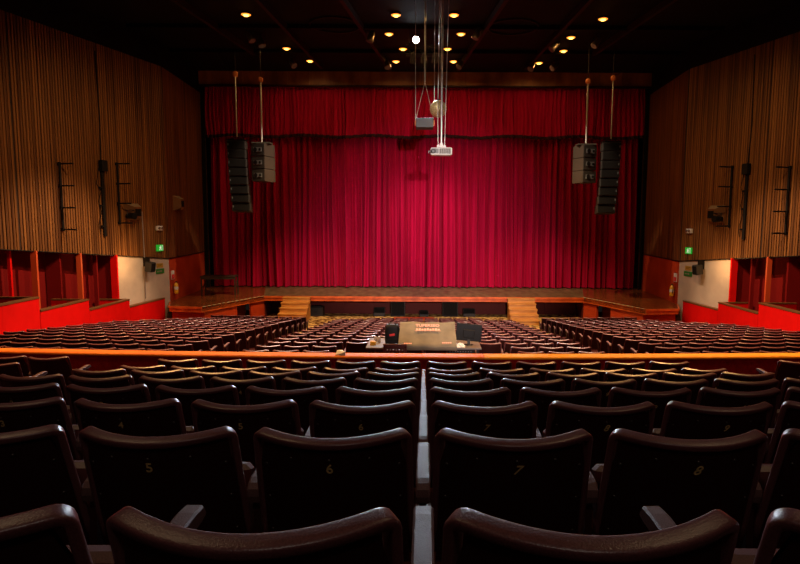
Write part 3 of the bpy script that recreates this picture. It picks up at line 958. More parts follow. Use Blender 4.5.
m = MB(); m.box(-.02, .09, -.150, -.135, .24, .28, 0, Matrix.Rotation(R(-8), 4, 'Y')); o = m.build('badge', M_['redsign'], r); o['label'] = 'small red badge'
m = MB(); m.box(-.13, .13, -.137, -.125, .05, .17, 0); m.build('front_pocket', M_['black'], r)

# monitor
b0 = at(468.5, 337, 12.85)
r = empty('computer_monitor', (b0.x, 12.8, TZ + .002), R(-4)); tag(r, 'black computer monitor seen from behind at the end of the grey table', 'monitor')
T = Matrix.Translation((0, 0, .235)) @ Matrix.Rotation(R(4), 4, 'Y')
m = MB(); m.box(-.275, .275, -.02, .02, -.15, .22, 0, T, .008); m.build('screen_panel', M_['screen'], r)
m = MB(); m.box(-.12, .12, -.045, -.02, -.08, .10, 0, T, .01); m.build('rear_housing', M_['screen'], r)
m = MB(); m.box(-.03, .03, -.03, .0, .01, .12); m.build('stand_neck', M_['cab'], r)
m = MB(); m.lathe([(.10, 0), (.10, .008), (.03, .018)], 20); m.build('stand_base', M_['metal'], r)
# small things
b0 = at(373, 341, 12.75); m = MB()
m.box(-.06, .06, -.05, .05, 0, .075, 0, None, .008); m.box(-.045, .045, -.035, .035, .075, .085, 1)
o = m.build('yellow_box', [M_['yellow'], M_['signyellow']], None, Matrix.Translation((b0.x, 12.75, TZ + .002)))
tag(o, 'small yellow box at the bag end of the grey table', 'box')
for px, py_, hh, lb in ((375.5, 336, .10, 'pale green jar behind the yellow box'), (379, 337, .13, 'slim glass jar between yellow box and black bag')):
    b0 = at(px, py_, 13.15 if hh < .12 else 13.0); m = MB()
    m.lathe([(.035, 0), (.038, .02), (.038, hh * .8), (.028, hh * .88), (.028, hh)], 14)
    o = m.build('jar', M_['conduit'], None, Matrix.Translation((b0.x, b0.y, TZ + .002)))
    tag(o, lb, 'jar')
b0 = at(460.5, 343, 12.6); m = MB(); n = 12
vs = [(0, 0, .085)]
rnd = random.Random(4)
for rr, zz in ((.04, .075), (.075, .045), (.11, .0)):
    for k in range(n):
        q = 2 * math.pi * k / n; a = rr * rnd.uniform(.75, 1.2)
        vs.append((a * math.cos(q) * 1.15, a * .75 * math.sin(q), max(0, zz * rnd.uniform(.6, 1.2))))
fs = [(0, 1 + k, 1 + (k + 1) % n) for k in range(n)]
for g in range(2):
    for k in range(n):
        j = (k + 1) % n; fs.append((1 + g * n + k, 1 + (g + 1) * n + k, 1 + (g + 1) * n + j, 1 + g * n + j))
m.add(vs, fs)
o = m.build('crumpled_cloth', M_['paper'], None, Matrix.Translation((b0.x, 12.6, TZ + .002))); tag(o, 'crumpled white cloth lying in front of the computer monitor', 'cloth')
# chair in front of the desk
zc = front_floor(11.95)
b0 = at(395, 346, 11.85)
r = empty('wooden_chair', (b0.x, 11.85, zc)); tag(r, 'dark red wooden chair with pierced back in front of the grey table', 'chair')
top = at(395, 344.3, 11.8).z - zc
m = MB(); m.box(-.235, .235, -.03, 0, top - .09, top, 0, None, .01)
m.build('top_rail', M_['woodchair'], r)
m = MB()
for k in range(7):
    m.box(-.19 + k * .06, -.17 + k * .06, -.024, -.006, top - .34, top - .09)
    if k < 6: m.lathe([(.002, -.012), (.017, -.01), (.017, .01), (.002, .012)], 10, 1, Matrix.Translation((-.152 + k * .06, -.02, top - .125)) @ Matrix.Rotation(R(90), 4, 'X'))
m.build('pierced_slats', [M_['woodchair'], M_['conduit']], r)
m = MB(); m.box(-.23, .23, .0, .38, .42, .46, 0, None, .01); m.build('seat', M_['woodchair'], r)
for sx in (-1, 1):
    m = MB(); m.box(sx * .215 - .02, sx * .215 + .02, -.03, .01, -.01, top - .05); m.build('leg', M_['woodchair'], r)
    m = MB(); m.box(sx * .205 - .02, sx * .205 + .02, .33, .37, -.04, .42); m.build('leg', M_['woodchair'], r)

# ------------------------------------------------------------------ things on the pit floor
def cabinet_speaker(name, loc, w_, d_, h_, lab, cat='speaker', group='black speakers on the pit floor', wedge=False, rz=0):
    r = empty(name, loc, rz); tag(r, lab, cat, group)
    m = MB()
    if wedge: m.prism([(-d_ / 2, 0), (d_ / 2, 0), (d_ / 2, h_), (0, h_), (-d_ / 2, h_ * .4)], -w_ / 2, w_ / 2, 0, None, 'x')
    else: m.box(-w_ / 2, w_ / 2, -d_ / 2, d_ / 2, 0, h_, 0, None, .02)
    m.build('cabinet', M_['cab'], r)
    m = MB()
    if wedge:
        a = Vector((0, -d_ / 2, h_ * .4)); b = Vector((0, 0, h_))
        v = (b - a).normalized(); n_ = Vector((0, -v.z, v.y)); n_.normalize()
        m.add([a + Vector((-w_ * .45, 0, 0)) + v * .03 + n_ * .008, a + Vector((w_ * .45, 0, 0)) + v * .03 + n_ * .008, b + Vector((w_ * .45, 0, 0)) - v * .03 + n_ * .008, b + Vector((-w_ * .45, 0, 0)) - v * .03 + n_ * .008], [(0, 1, 2, 3)])
    else: m.box(-w_ * .45, w_ * .45, -d_ / 2 - .012, -d_ / 2, h_ * .06, h_ * .94)
    m.build('grille', M_['grille'], r)
    m = MB(); m.tube([(w_ / 2, -.06, h_ * .6), (w_ / 2 + .03, -.06, h_ * .62), (w_ / 2 + .03, .06, h_ * .62), (w_ / 2, .06, h_ * .6)], .012, 6)
    m.build('handle', M_['metal'], r)
for px, w_, h_, lab, wd in ((379.5, .55, .40, 'black wedge monitor speaker nearest the honey steps by the stage table', True),
                            (398, .72, .78, 'tall black subwoofer under the stage behind the black bag', False),
                            (424, .45, .25, 'low black wedge monitor centred under the stage edge', True),
                            (450, .78, .80, 'tall black subwoofer under the stage behind the computer monitor', False),
                            (469, .60, .36, 'black wedge monitor beside the taller subwoofer behind the computer monitor', True)):
    p = at(px, 310, 30.4)
    cabinet_speaker('wedge_monitor' if wd else 'subwoofer', (p.x, 30.4, FZ), w_, .5, h_, lab, wedge=wd)
# red cloth strip lying on the carpet
p = at(412, 315.5, 30.0)
m = MB(); m.box(-1.0, 1.0, -.35, .35, 0.002, .05, 0, None, .01)
o = m.build('folded_red_mat', M_['redpaint'], None, Matrix.Translation((p.x + .1, 29.35, FZ))); tag(o, 'folded red mat lying on the patterned carpet before the stage', 'mat')
# dark boxes near the steps
p = at(317, 306, 30.3); m = MB()
m.box(-.35, .35, -.25, .25, 0.0, .45, 0, None, .03); m.box(-.3, .3, -.2, .2, .45, .5, 1); m.box(-.06, .06, -.28, -.25, .2, .26, 1)
o = m.build('equipment_case', [M_['cab'], M_['metal']], None, Matrix.Translation((p.x, 30.3, FZ))); tag(o, 'black equipment case against the pit wall beside the honey steps', 'case')

# ------------------------------------------------------------------ black table on the stage wing
p = at(218, 294, 29.9)
r = empty('black_stage_table', (-10.2, 30.0, STZ + .003), R(6)); tag(r, 'plain black table standing on the stage wing by the red wall', 'table')
m = MB(); m.box(-.85, .85, -.40, .40, .90, .96, 0, None, .01); m.build('table_top', M_['blackwood'], r)
for sx in (-1, 1):
    for sy in (-1, 1):
        m = MB(); m.box(sx * .80 - .03, sx * .80 + .03, sy * .35 - .03, sy * .35 + .03, 0, .90); m.build('leg', M_['blackwood'], r)
    m = MB(); m.tube([(sx * .78, -.35, .15), (sx * .78, .35, .75)], .014, 6); m.build('cross_brace', M_['blackwood'], r)
    m = MB(); m.box(sx * .80 - .02, sx * .80 + .02, -.33, .33, .40, .45); m.build('side_stretcher', M_['blackwood'], r)
m = MB(); m.tube([(-.5, .38, .85), (.1, .38, .25)], .014, 6); m.build('cross_brace', M_['metal'], r)
m = MB(); m.box(-.78, .78, -.37, -.34, .80, .90); m.build('apron', M_['blackwood'], r)

# ------------------------------------------------------------------ things on the side walls
def wall_frame(dpx, side, z=None, py=None):
    """matrix whose x runs along the panelled wall towards the stage, y points out of the hall, z up"""
    y = wallY(dpx); x = side * XA(y)
    if z is None:
        z = at(424, py, y).z
    return Vector((x, y, z))
NRM = Vector((0.9641, -0.2657, 0))
def wall_T(side, loc):
    # local -Y faces the hall
    n = Vector((-side * 0.9641, -0.2657, 0))       # into the hall
    yv = -n; xv = yv.cross(Vector((0, 0, 1)))
    return Matrix(((xv.x, yv.x, 0, loc.x), (xv.y, yv.y, 0, loc.y), (0, 0, 1, loc.z), (0, 0, 0, 1)))
def root_T(name, T):
    o = bpy.data.objects.new(name, None); o.empty_display_size = .1; col.objects.link(o); o.matrix_world = T; return o

for s in (-1, 1):
    for idx, (dpx, y0, y1) in enumerate(((362, 164, 233), (305, 164, 226))):
        a = wall_frame(dpx, s, py=y1); ztop = at(424, y0, a.y).z
        H = ztop - a.z
        r = root_T('lighting_ladder', wall_T(s, a))
        tag(r, 'black four armed lighting ladder on the panelling, %s, %s' % ('farther from stage' if idx == 0 else 'nearer stage', SIDE[s]), 'lighting ladder', 'black lighting ladders on the panelling')
        m = MB(); m.tube([(0, -.10, 0), (0, -.10, H)], .045, 10); m.build('upright', M_['black'], r)
        for k in range(4):
            zz = .06 + (H - .12) * k / 3
            m = MB(); m.tube([(0, -.05, zz), (0, -.70, zz)], .028, 8); m.build('arm', M_['black'], r)
            m = MB(); m.box(-.05, .05, -.08, -.04, zz - .05, zz + .05); m.build('clamp', M_['metal'], r)
    # vertical bar with a box on top and a loose cable
    a = wall_frame(320, s, py=238); ztop = at(424, 162, a.y).z; H = ztop - a.z
    r = root_T('vertical_boom', wall_T(s, a)); tag(r, 'black vertical boom with a box at its top between the ladders, %s' % SIDE[s], 'boom', 'black vertical booms')
    m = MB(); m.box(-.065, .065, -.12, -.045, 0, H - .4, 0, None, .01); m.build('bar', M_['black'], r)
    m = MB(); m.box(-.14, .14, -.25, -.045, H - .42, H, 0, None, .015); m.build('junction_box', M_['black'], r)
    m = MB(); m.tube([(-.16, -.08, H - .3), (-.30, -.07, H - .9), (-.12, -.10, H - 1.2), (-.24, -.08, H - 1.6), (-.12, -.08, H - 2.0), (-.28, -.08, H - 2.5), (-.22, -.08, .1)], .014, 6); m.build('loose_cable', M_['black'], r)
    m = MB()
    for zz in (.4, 1.2, 1.9): m.lathe([(.05, -.03), (.05, .03)], 10, 0, Matrix.Translation((-.16 + .02, -.1, zz)))
    m.build('cable_clip', M_['black'], r)
    m = MB(); m.tube([(-.02, -.06, H - .05), (.05, -.05, H + 1.5), (-.02, -.05, WTOP - a.z - .3)], .022, 6); m.build('riser_cable', M_['black'], r)
    # splayed speaker on the panelling with a floodlight
    a = wall_frame(292, s, py=222 if s < 0 else 221)
    r = root_T('wall_speaker', wall_T(s, a)); tag(r, 'dark splayed wall speaker next to the lighting ladder, %s' % SIDE[s], 'speaker', 'splayed speakers on the panelling')
    def splay(r, w0, w1, h0, d):
        # open flared hood: frustum whose top face is coloured paler, as if lit
        m = MB()
        vs = [(-w0, 0, 0), (w0, 0, 0), (w0, 0, h0), (-w0, 0, h0), (-w1, -d, .12), (w1, -d, .12), (w1, -d, h0 - .16), (-w1, -d, h0 - .16)]
        m.add(vs, [(0, 1, 5, 4), (1, 2, 6, 5), (3, 0, 4, 7), (4, 5, 6, 7), (0, 3, 2, 1)], 0)
        m.add(vs, [(2, 3, 7, 6)], 1)
        m.build('cabinet', [M_['capwood'], M_['hoodtop']], r)
        m = MB(); m.box(-w1 * .8, w1 * .8, -d - .02, -d, .18, h0 - .24); m.build('grille', M_['grille'], r)
    splay(r, .42, .20, .72, .38)
    a2 = wall_frame(299, s, py=219)
    r = root_T('wall_floodlight', wall_T(s, Vector((a2.x, a2.y, a2.z)) + Vector((-s * .36, -.10, -.12)))); tag(r, 'black floodlight clamped to the ladder arm beside the splayed speaker, %s' % SIDE[s], 'floodlight', 'black floodlights on the side walls')
    m = MB(); m.tube([(0, -.18, .18), (0, .20, .18)], [.14, .10], 14); m.build('lamp_can', M_['black'], r)
    m = MB(); m.lathe([(.02, 0), (.12, .01)], 14, 0, Matrix.Translation((0, -.185, .18)) @ Matrix.Rotation(R(90), 4, 'X')); m.build('lens', M_['grille'], r)
    m = MB(); m.tube([(-.2, 0, .18), (-.2, 0, .42), (.2, 0, .42), (.2, 0, .18)], .018, 6); m.build('yoke', M_['metal'], r)
    # small speaker on the reddish panelling
    yb = 28.7; xb = s * (CX + (yb - CY) * .0625 - .02)
    zb_ = at(424, 212, yb).z
    r = root_T('wall_speaker', wall_T(s, Vector((xb, yb, zb_)))); r.rotation_euler = (0, 0, -s * R(-86) if False else (R(90) if s < 0 else R(-90)))
    tag(r, 'small splayed speaker on the reddish panelling beside the stage, %s' % SIDE[s], 'speaker', 'splayed speakers on the panelling')
    if s < 0: splay(r, .40, .18, .70, .30)
    else:
        bpy.data.objects.remove(r)
    # emergency light and exit sign near the corner
    a = wall_frame(266, s, py=230 if s < 0 else 230)
    r = root_T('emergency_light', wall_T(s, a)); tag(r, 'small white emergency light above the green exit sign, %s' % SIDE[s], 'emergency light', 'white emergency lights')
    m = MB(); m.box(-.17, .17, -.16, -.04, -.08, .12, 0, None, .01); m.build('housing', M_['white'], r)
    for k in (-1, 1):
        m = MB(); m.lathe([(.05, 0), (.06, .05)], 12, 0, Matrix.Translation((k * .09, -.16, .02)) @ Matrix.Rotation(R(90), 4, 'X')); m.build('lamp_head', M_['brass'], r)
    a = wall_frame(266, s, py=249.5)
    r = root_T('exit_sign', wall_T(s, a)); tag(r, 'lit green running man exit sign on the wood panelling, %s' % SIDE[s], 'exit sign', 'green exit signs')
    m = MB(); m.box(-.19, .19, -.12, -.04, -.13, .15, 0, None, .008); m.build('sign_box', M_['exit'], r)
    m = MB()
    yy = -.126
    m.box(-.02, .02, yy, yy + .005, .07, .11)                       # head
    m.box(-.035, .02, yy, yy + .005, -.02, .065)                    # torso
    m.box(-.08, -.03, yy, yy + .005, .03, .05); m.box(.015, .06, yy, yy + .005, .02, .04)
    m.box(-.06, -.02, yy, yy + .005, -.09, -.02); m.box(.0, .045, yy, yy + .005, -.05, -.02); m.box(.03, .05, yy, yy + .005, -.09, -.05)
    m.box(.085, .095, yy, yy + .005, -.1, .12); m.box(.155, .165, yy, yy + .005, -.1, .12); m.box(.085, .165, yy, yy + .005, .11, .12)
    m.build('running_figure', M_['exitwhite'], r)
    # signs and small speaker on the cream wall
    y = 26.9; x = s * (XA(y))
    a = Vector((x, y, at(424, 272.5, y).z))
    r = root_T('direction_sign', wall_T(s, a)); tag(r, 'dark green direction sign on the cream wall below the panelling, %s' % SIDE[s], 'sign', 'green signs on the cream walls')
    m = MB(); m.box(-.26, .26, -.03, -.005, -.11, .11, 0); m.build('sign_plate', M_['signgreen'], r)
    m = MB(); m.box(-.20, .02, -.034, -.03, -.015, .015, 0)
    m.add([(.02, -.034, .05), (.02, -.034, -.05), (.12, -.034, 0)], [(0, 1, 2)], 0); m.build('arrow', M_['conduit'], r)
    r = root_T('ochre_notice', wall_T(s, a + Vector((0, 0, .26)))); tag(r, 'small ochre notice above the dark green sign, %s' % SIDE[s], 'notice', 'ochre notices')
    m = MB(); m.box(-.2, .2, -.025, -.005, -.09, .09, 0); m.build('plate', M_['signyellow'], r)
    m = MB(); m.box(-.14, .14, -.028, -.025, .02, .035, 0); m.box(-.14, .08, -.028, -.025, -.03, -.015, 0); m.build('text_line', M_['cab2'], r)
    yk = wallY(281); a = Vector((s * XA(yk), yk, at(424, 272, yk).z))
    r = root_T('corner_speaker', wall_T(s, a)); tag(r, 'black hanging speaker under the panelling beside the cream wall, %s' % SIDE[s], 'speaker', 'black speakers under the panelling')
    m = MB(); m.box(-.16, .14, -.46, -.14, .0, .42, 0, Matrix.Rotation(R(8), 4, 'X'), .02); m.build('cabinet', M_['cab'], r)
    m = MB(); m.box(-.13, .11, -.48, -.46, .04, .38, 0, Matrix.Rotation(R(8), 4, 'X')); m.build('grille', M_['grille'], r)
    m = MB(); m.box(-.06, .02, -.3, -.02, .18, .56, 0); m.build('wall_bracket', M_['black'], r)
    # extinguisher and its notice
    ye = 27.95; xe = s * (CX + (ye - CY) * .0625)
    TE = Matrix(((0, -s * -1.0, 0, xe), (s * -1.0 if False else (1 if s < 0 else -1), 0, 0, ye), (0, 0, 1, 0), (0, 0, 0, 1)))
    zc = at(424, 295, ye).z
    rot = R(90) if s < 0 else R(-90)
    r = root_T('fire_extinguisher', Matrix.Translation((xe - s * .13, ye, zc)) @ Matrix.Rotation(rot, 4, 'Z')); tag(r, 'yellow fire extinguisher hanging on the orange red wall, %s' % SIDE[s], 'fire extinguisher', 'yellow fire extinguishers')
    m = MB(); m.lathe([(.06, 0), (.095, .02), (.10, .06), (.10, .40), (.085, .46), (.04, .50), (.03, .53)], 18); m.build('cylinder_body', M_['yellow'], r)
    m = MB(); m.box(-.03, .03, -.03, .03, .53, .57); m.box(-.02, .10, -.015, .015, .57, .59); m.build('valve', M_['metal'], r)
    m = MB(); m.tube([(.03, 0, .55), (.12, 0, .52), (.125, 0, .35), (.12, -.02, .15)], .014, 6); m.build('hose', M_['black'], r)
    m = MB(); m.lathe([(.103, .2), (.103, .34)], 18); m.build('body_label', M_['white'], r)
    zn = at(424, 276, ye).z
    r = root_T('extinguisher_notice', Matrix.Translation((xe - s * .01, ye - .08, zn)) @ Matrix.Rotation(rot, 4, 'Z')); tag(r, 'white and red notice above the yellow extinguisher, %s' % SIDE[s], 'notice', 'extinguisher notices')
    m = MB(); m.box(-.16, .16, -.03, -.005, -.20, .20, 0); m.build('plate', M_['white'], r)
    m = MB(); m.box(-.14, .14, -.034, -.03, -.18, .02, 0); m.build('red_panel', M_['redsign'], r)
# pale conduit down the panelling and cream wall on the table side
yk = wallY(282); x = -XA(yk)
m = MB(); zt = at(424, 213, yk).z; zb_ = at(424, 300, yk).z
m.tube([(x + .06, yk, zt), (x + .07, yk + .02, (zt + zb_) / 2), (x + .06, yk, zb_)], .022, 8)
o = m.build('pale_cable', M_['conduit']); tag(o, 'pale cable hanging from the panelling down the cream wall', 'cable')

# ------------------------------------------------------------------ ceiling: beams, downlights, spotlights
def beam(p, q, w_=.07, h_=.26, name='ceiling_beam'):
    a = atz(*p, CEIL); b = atz(*q, CEIL); v = Vector((b.x - a.x, b.y - a.y)); v.normalize(); n_ = Vector((v.y, -v.x)) * w_
    A = Vector((a.x, a.y)) - v * 6; B = Vector((b.x, b.y))
    if B.y > 32.6: B = A + (B - A) * ((32.6 - A.y) / (B.y - A.y))
    m = MB(); m.prism([tuple(A - n_), tuple(B - n_), tuple(B + n_), tuple(A + n_)], CEIL - h_, CEIL - .005)
    return structure(m.build('ceiling_beam', M_['beam']))
for dp, dq in (((158, 2), (102, 64)), ((76, 2), (34, 66)), ((240, 0), (170, 50))):
    for s in (-1, 1):
        beam((424 + s * dp[0], dp[1] + 1), (424 + s * dq[0], dq[1]))
m = MB()
for y in (21.5, 25.2, 28.8): m.box(-15.0 if y < 24 else -12, 15.0 if y < 24 else 12, y - .06, y + .06, CEIL - .16, CEIL - .004)
structure(m.build('ceiling_beam', M_['ceil']))

def downlight(px, py_, power, lab):
    p = atz(px, py_, CEIL - .05)
    r = empty('ceiling_downlight', (p.x, p.y, CEIL - .002)); tag(r, lab, 'downlight', 'glowing amber ceiling downlights')
    m = MB(); m.lathe([(.17, -.07), (.20, -.06), (.20, 0)], 20); m.build('bezel', M_['beam'], r)
    m = MB(); m.lathe([(.02, -.135), (.08, -.125), (.11, -.09)], 16); o = m.build('lamp_glass', M_['bulb'], r)
    m = MB(); m.lathe([(.11, -.09), (.17, -.085), (.18, -.07)], 20); o = m.build('halo_ring', M_['halo'], r)
    l = lamp('downlight_lamp', 'SPOT', (p.x, p.y, CEIL - .16), power, AMBER, (p.x, p.y, 0), .12, 172, .3)
    l.parent = r; l.location = (0, 0, -.16); l.rotation_euler = (0, 0, 0)
DL = [(246, 14, 'amber downlight isolated nearest the wall, %s' % SIDE[-1]), (603, 18.5, 'amber downlight isolated nearest the wall, %s' % SIDE[1]),
      (286.6, 48, 'amber downlight second out from the header end, %s' % SIDE[-1]), (563.5, 50.5, 'amber downlight second out from the header end, %s' % SIDE[1]),
      (310, 60.5, 'amber downlight closest to the header in the outer line, %s' % SIDE[-1]), (539, 62.5, 'amber downlight closest to the header in the outer line, %s' % SIDE[1]),
      (571, 37, 'dim amber downlight between two brighter outer ones')]
for k, (a, b, y) in enumerate(((396, 454, 14.5), (389, 461, 33.5), (403, 447.5, 48.5), (396, 453.5, 61))):
    DL += [(a, y, 'amber downlight by the white spot, %s of four from the header, %s' % (ORD[4 - k], SIDE[-1])),
           (b, y, 'amber downlight by the white cables, %s of four from the header, %s' % (ORD[4 - k], SIDE[1]))]
for px, py_, lab in DL:
    downlight(px, py_, 50 if px == 571 else 65, lab)

def spotlight(px, py_, drop, aim, lab, white=False):
    z = CEIL - .3 - drop
    p = atz(px, py_, z)
    r = empty('stage_spotlight', (p.x, p.y, z)); tag(r, lab, 'spotlight', 'stage spotlights under the ceiling')
    v = (Vector(aim) - p).normalized()
    T = v.to_track_quat('-Z', 'Y').to_matrix().to_4x4()
    m = MB(); m.lathe([(.15, -.24), (.155, -.22), (.13, -.05), (.12, .10), (.08, .22), (.04, .24)], 16, 0, T); m.build('lamp_can', M_['brass'], r)
    m = MB(); m.lathe([(.13, -.245), (.12, -.235)], 16, 0, T); m.build('lens', M_['whitebulb'] if white else M_['greymesh'], r)
    m = MB(); m.tube([(-.20, 0, 0), (-.20, 0, .22), (.20, 0, .22), (.20, 0, 0)], .016, 6); m.build('yoke', M_['metal'], r)
    m = MB(); m.tube([(0, 0, .22), (0, 0, .30 + drop - .005)], .018, 6); m.build('hanging_pipe', M_['metal'], r)
    return r, v
SP = [(250, 36, 0, 'first spotlight can from the isolated wall-side downlight'), (261, 41, 0, 'second spotlight can from the isolated wall-side downlight'),
      (292, 63, 0, 'small spotlight can near the header between two outer downlights'), (371, 36, 0, 'spotlight can left of the four central amber lights'),
      (387, 64, 0, 'small spotlight can near the header by the central lights'), (477, 33, 0, 'spotlight can on the projector cable side of the central lights'),
      (461, 64, 0, 'small spotlight can by the header past the projector cables'), (532, 66, 0, 'tiny spotlight can by the header below the outer downlights'),
      (555, 46, 0, 'spotlight can beside the outer amber pair, empty stage corner side'), (597, 42, 0, 'spotlight can closest to the wall, empty stage corner side'),
      (555, 66, 0, 'spotlight can above the line array clusters, empty stage corner side')]
for px, py_, dr, lab in SP:
    lab = lab.replace('left of the four', 'on the wall side of the four')
    spotlight(px, py_, dr, (random.uniform(-6, 6), 24, 2), lab)
r, v = spotlight(416, 39, .15, (0.2, 4.0, 2.6), 'brilliant white stage spotlight between the central amber downlights', True)
wp = r.location
l = lamp('white_spot_lamp', 'SPOT', (0, 0, 0), 7800, COOL, None, .10, 66, .9)
l.location = wp + v * .30; l.rotation_euler = v.to_track_quat('-Z', 'Y').to_euler()
# dark rig box around it
r = empty('lighting_truss', (at(424, 60, 26).x, 26.0, CEIL - .05)); tag(r, 'short dark lighting truss behind the white spotlight', 'truss')
for sx in (-1, 1):
    for sz in (0, 1):
        m = MB(); m.tube([(-.75, sx * .18, -.55 - .36 * sz), (.75, sx * .18, -.55 - .36 * sz)], .025, 8); m.build('chord', M_['metal'], r)
m = MB()
for k in range(6):
    m.tube([(-.75 + k * .25, -.18, -.55 - .36 * (k % 2)), (-.5 + k * .25, -.18, -.55 - .36 * ((k + 1) % 2))], .012, 6)
    m.tube([(-.75 + k * .25, .18, -.55 - .36 * (k % 2)), (-.5 + k * .25, .18, -.55 - .36 * ((k + 1) % 2))], .012, 6)
m.build('lattice', M_['metal'], r)
for k in (-.6, .6):
    m = MB(); m.tube([(k, 0, -.55), (k, 0, 0.048)], .02, 6); m.build('hanger', M_['metal'], r)
for k in (-.45, .0, .45):
    m = MB(); m.lathe([(.13, -.2), (.12, 0), (.07, .2)], 12, 0, Matrix.Translation((k, -.25, -1.08)) @ Matrix.Rotation(R(35), 4, 'X')); m.build('lamp_can', M_['cab'], r)
# round ceiling rings
for px, py_, sd in ((335, 25, -1), (513, 27, 1)):
    p = atz(px, py_, CEIL - .03)
    m = MB()
    pts = [(1.0 * math.cos(q / 32 * 2 * math.pi), 1.0 * math.sin(q / 32 * 2 * math.pi), -.04) for q in range(33)]
    m.tube(pts, .035, 6, 0, None, False)
    o = m.build('ceiling_ring', M_['beam'], None, Matrix.Translation((p.x, p.y, CEIL))); tag(o, 'large dim ring on the black ceiling, %s' % SIDE[sd], 'ring', 'ceiling rings')

# ------------------------------------------------------------------ hanging speakers
AD = 27.0
def line_array(side):
    dpx = 187.0
    pt = at(424 + side * dpx, 141 if side < 0 else 143, AD); pb = at(424 + side * dpx, 212 if side < 0 else 214, AD)
    H = pt.z - pb.z; wd = .80; x0 = pt.x
    r = empty('line_array', (x0, AD, pb.z)); tag(r, 'long black line array of eight stacked speakers, %s' % SIDE[side], 'line array', 'hanging line arrays')
    h = H / 8
    for k in range(8):
        zc = H - (k + .5) * h
        shift = -side * .012 * k - side * .008 * max(0, k - 4)
        T = Matrix.Translation((shift, .012 * k * k * .3, zc)) @ Matrix.Rotation(R(-1.0 * k), 4, 'X') @ Matrix.Rotation(-side * R(6), 4, 'Z')
        m = MB(); m.box(-wd / 2, wd / 2, -.25, .30, -h / 2 + .012, h / 2 - .012, 0, T, .012)
        c = m.build('cabinet', M_['cab'], r)
        m = MB(); m.box(-wd / 2 + .05, wd / 2 - .05, -.268, -.25, -h / 2 + .035, h / 2 - .035, 0, T); m.build('grille', M_['grille'], c)
        m = MB(); xx = side * (wd / 2 - .06); m.box(xx - .02, xx + .02, -.275, -.268, -.03, .06, 0, T); m.build('badge', M_['greymesh'], c)
    m = MB(); m.box(-wd / 2, wd / 2, -.2, .25, H + .01, H + .06); m.tube([(-wd / 2 + .05, 0, H + .05), (0, 0, H + .18), (wd / 2 - .05, 0, H + .05)], .02, 6)
    m.build('flying_frame', M_['metal'], r)
    zt = at(424, 75 if side < 0 else 77, AD).z
    m = MB(); m.tube([(0, 0, H + .16), (0, 0, zt - pb.z - .1)], .030, 8); m.build('hanging_cable', M_['steel'], r)
    m = MB(); m.lathe([(.06, -.12), (.11, -.09), (.12, .06), (.05, .12)], 12, 0, Matrix.Translation((0, 0, zt - pb.z))); m.build('hoist', M_['hoist'], r)
    m = MB(); m.tube([(0, 0, zt - pb.z + .1), (0, 0, CEIL - pb.z - .005)], .012, 6); m.build('chain', M_['metal'], r)
    # slack cable
    m = MB(); m.tube([(.02 * k - 0, 0, zt - pb.z + .12 + 1.05 * (k / 8) ** 2) if False else (-side * (-.9 + .9 * (1 - k / 8)), .0, zt - pb.z + .12 + 1.0 * (k / 8) ** 2) for k in range(9)], .010, 5); m.build('slack_cable', M_['metal'], r)
def cluster(side):
    px = 162.0
    pt = at(424 + side * px, 144 if side < 0 else 145.5, AD); pb = at(424 + side * px, 182 if side < 0 else 183.5, AD)
    H = pt.z - pb.z
    r = empty('speaker_cluster', (pt.x, AD, pb.z)); tag(r, 'shorter cluster of three stacked speakers with taupe sides, %s' % SIDE[side], 'speaker cluster', 'hanging three box clusters')
    h = H / 3
    ang = side * R(-24)
    for k in range(3):
        zc = H - (k + .5) * h
        T = Matrix.Translation((0, 0, zc)) @ Matrix.Rotation(-ang, 4, 'Z')
        m = MB(); m.prism([(-.36, -.3), (.36, -.3), (.26, .55), (-.26, .55)], -h / 2 + .012, h / 2 - .012, 0, T)
        c = m.build('cabinet', M_['cab2'], r)
        m = MB(); m.box(-.34, .34, -.315, -.30, -h / 2 + .03, h / 2 - .03, 0, T)
        m.build('grille', M_['cab'], c)
        m = MB(); m.box(-.22, .22, -.325, -.315, -.09, .10, 0, T)
        m.lathe([(.02, 0), (.10, .02)], 14, 1, T @ Matrix.Translation((-.1, -.335, 0)) @ Matrix.Rotation(R(90), 4, 'X'))
        m.lathe([(.02, 0), (.06, .02)], 14, 1, T @ Matrix.Translation((.14, -.335, 0)) @ Matrix.Rotation(R(90), 4, 'X'))
        m.build('driver', [M_['greymesh'], M_['black']], c)
    m = MB(); m.box(-.4, .4, -.25, .35, H + .005, H + .06); m.build('flying_frame', M_['cab2'], r)
    zt = at(424, 80.5, AD).z
    m = MB(); m.tube([(0, 0, H + .05), (0, 0, zt - pb.z - .1)], .04, 8); m.build('hanging_strap', M_['steel'], r)
    m = MB(); m.lathe([(.06, -.1), (.11, -.08), (.11, .06), (.05, .11)], 12, 0, Matrix.Translation((0, 0, zt - pb.z))); m.build('hoist', M_['hoist'], r)
    m = MB(); m.tube([(0, 0, zt - pb.z + .1), (0, 0, CEIL - pb.z - .005)], .012, 6); m.build('chain', M_['metal'], r)
for s in (-1, 1):
    line_array(s); cluster(s)

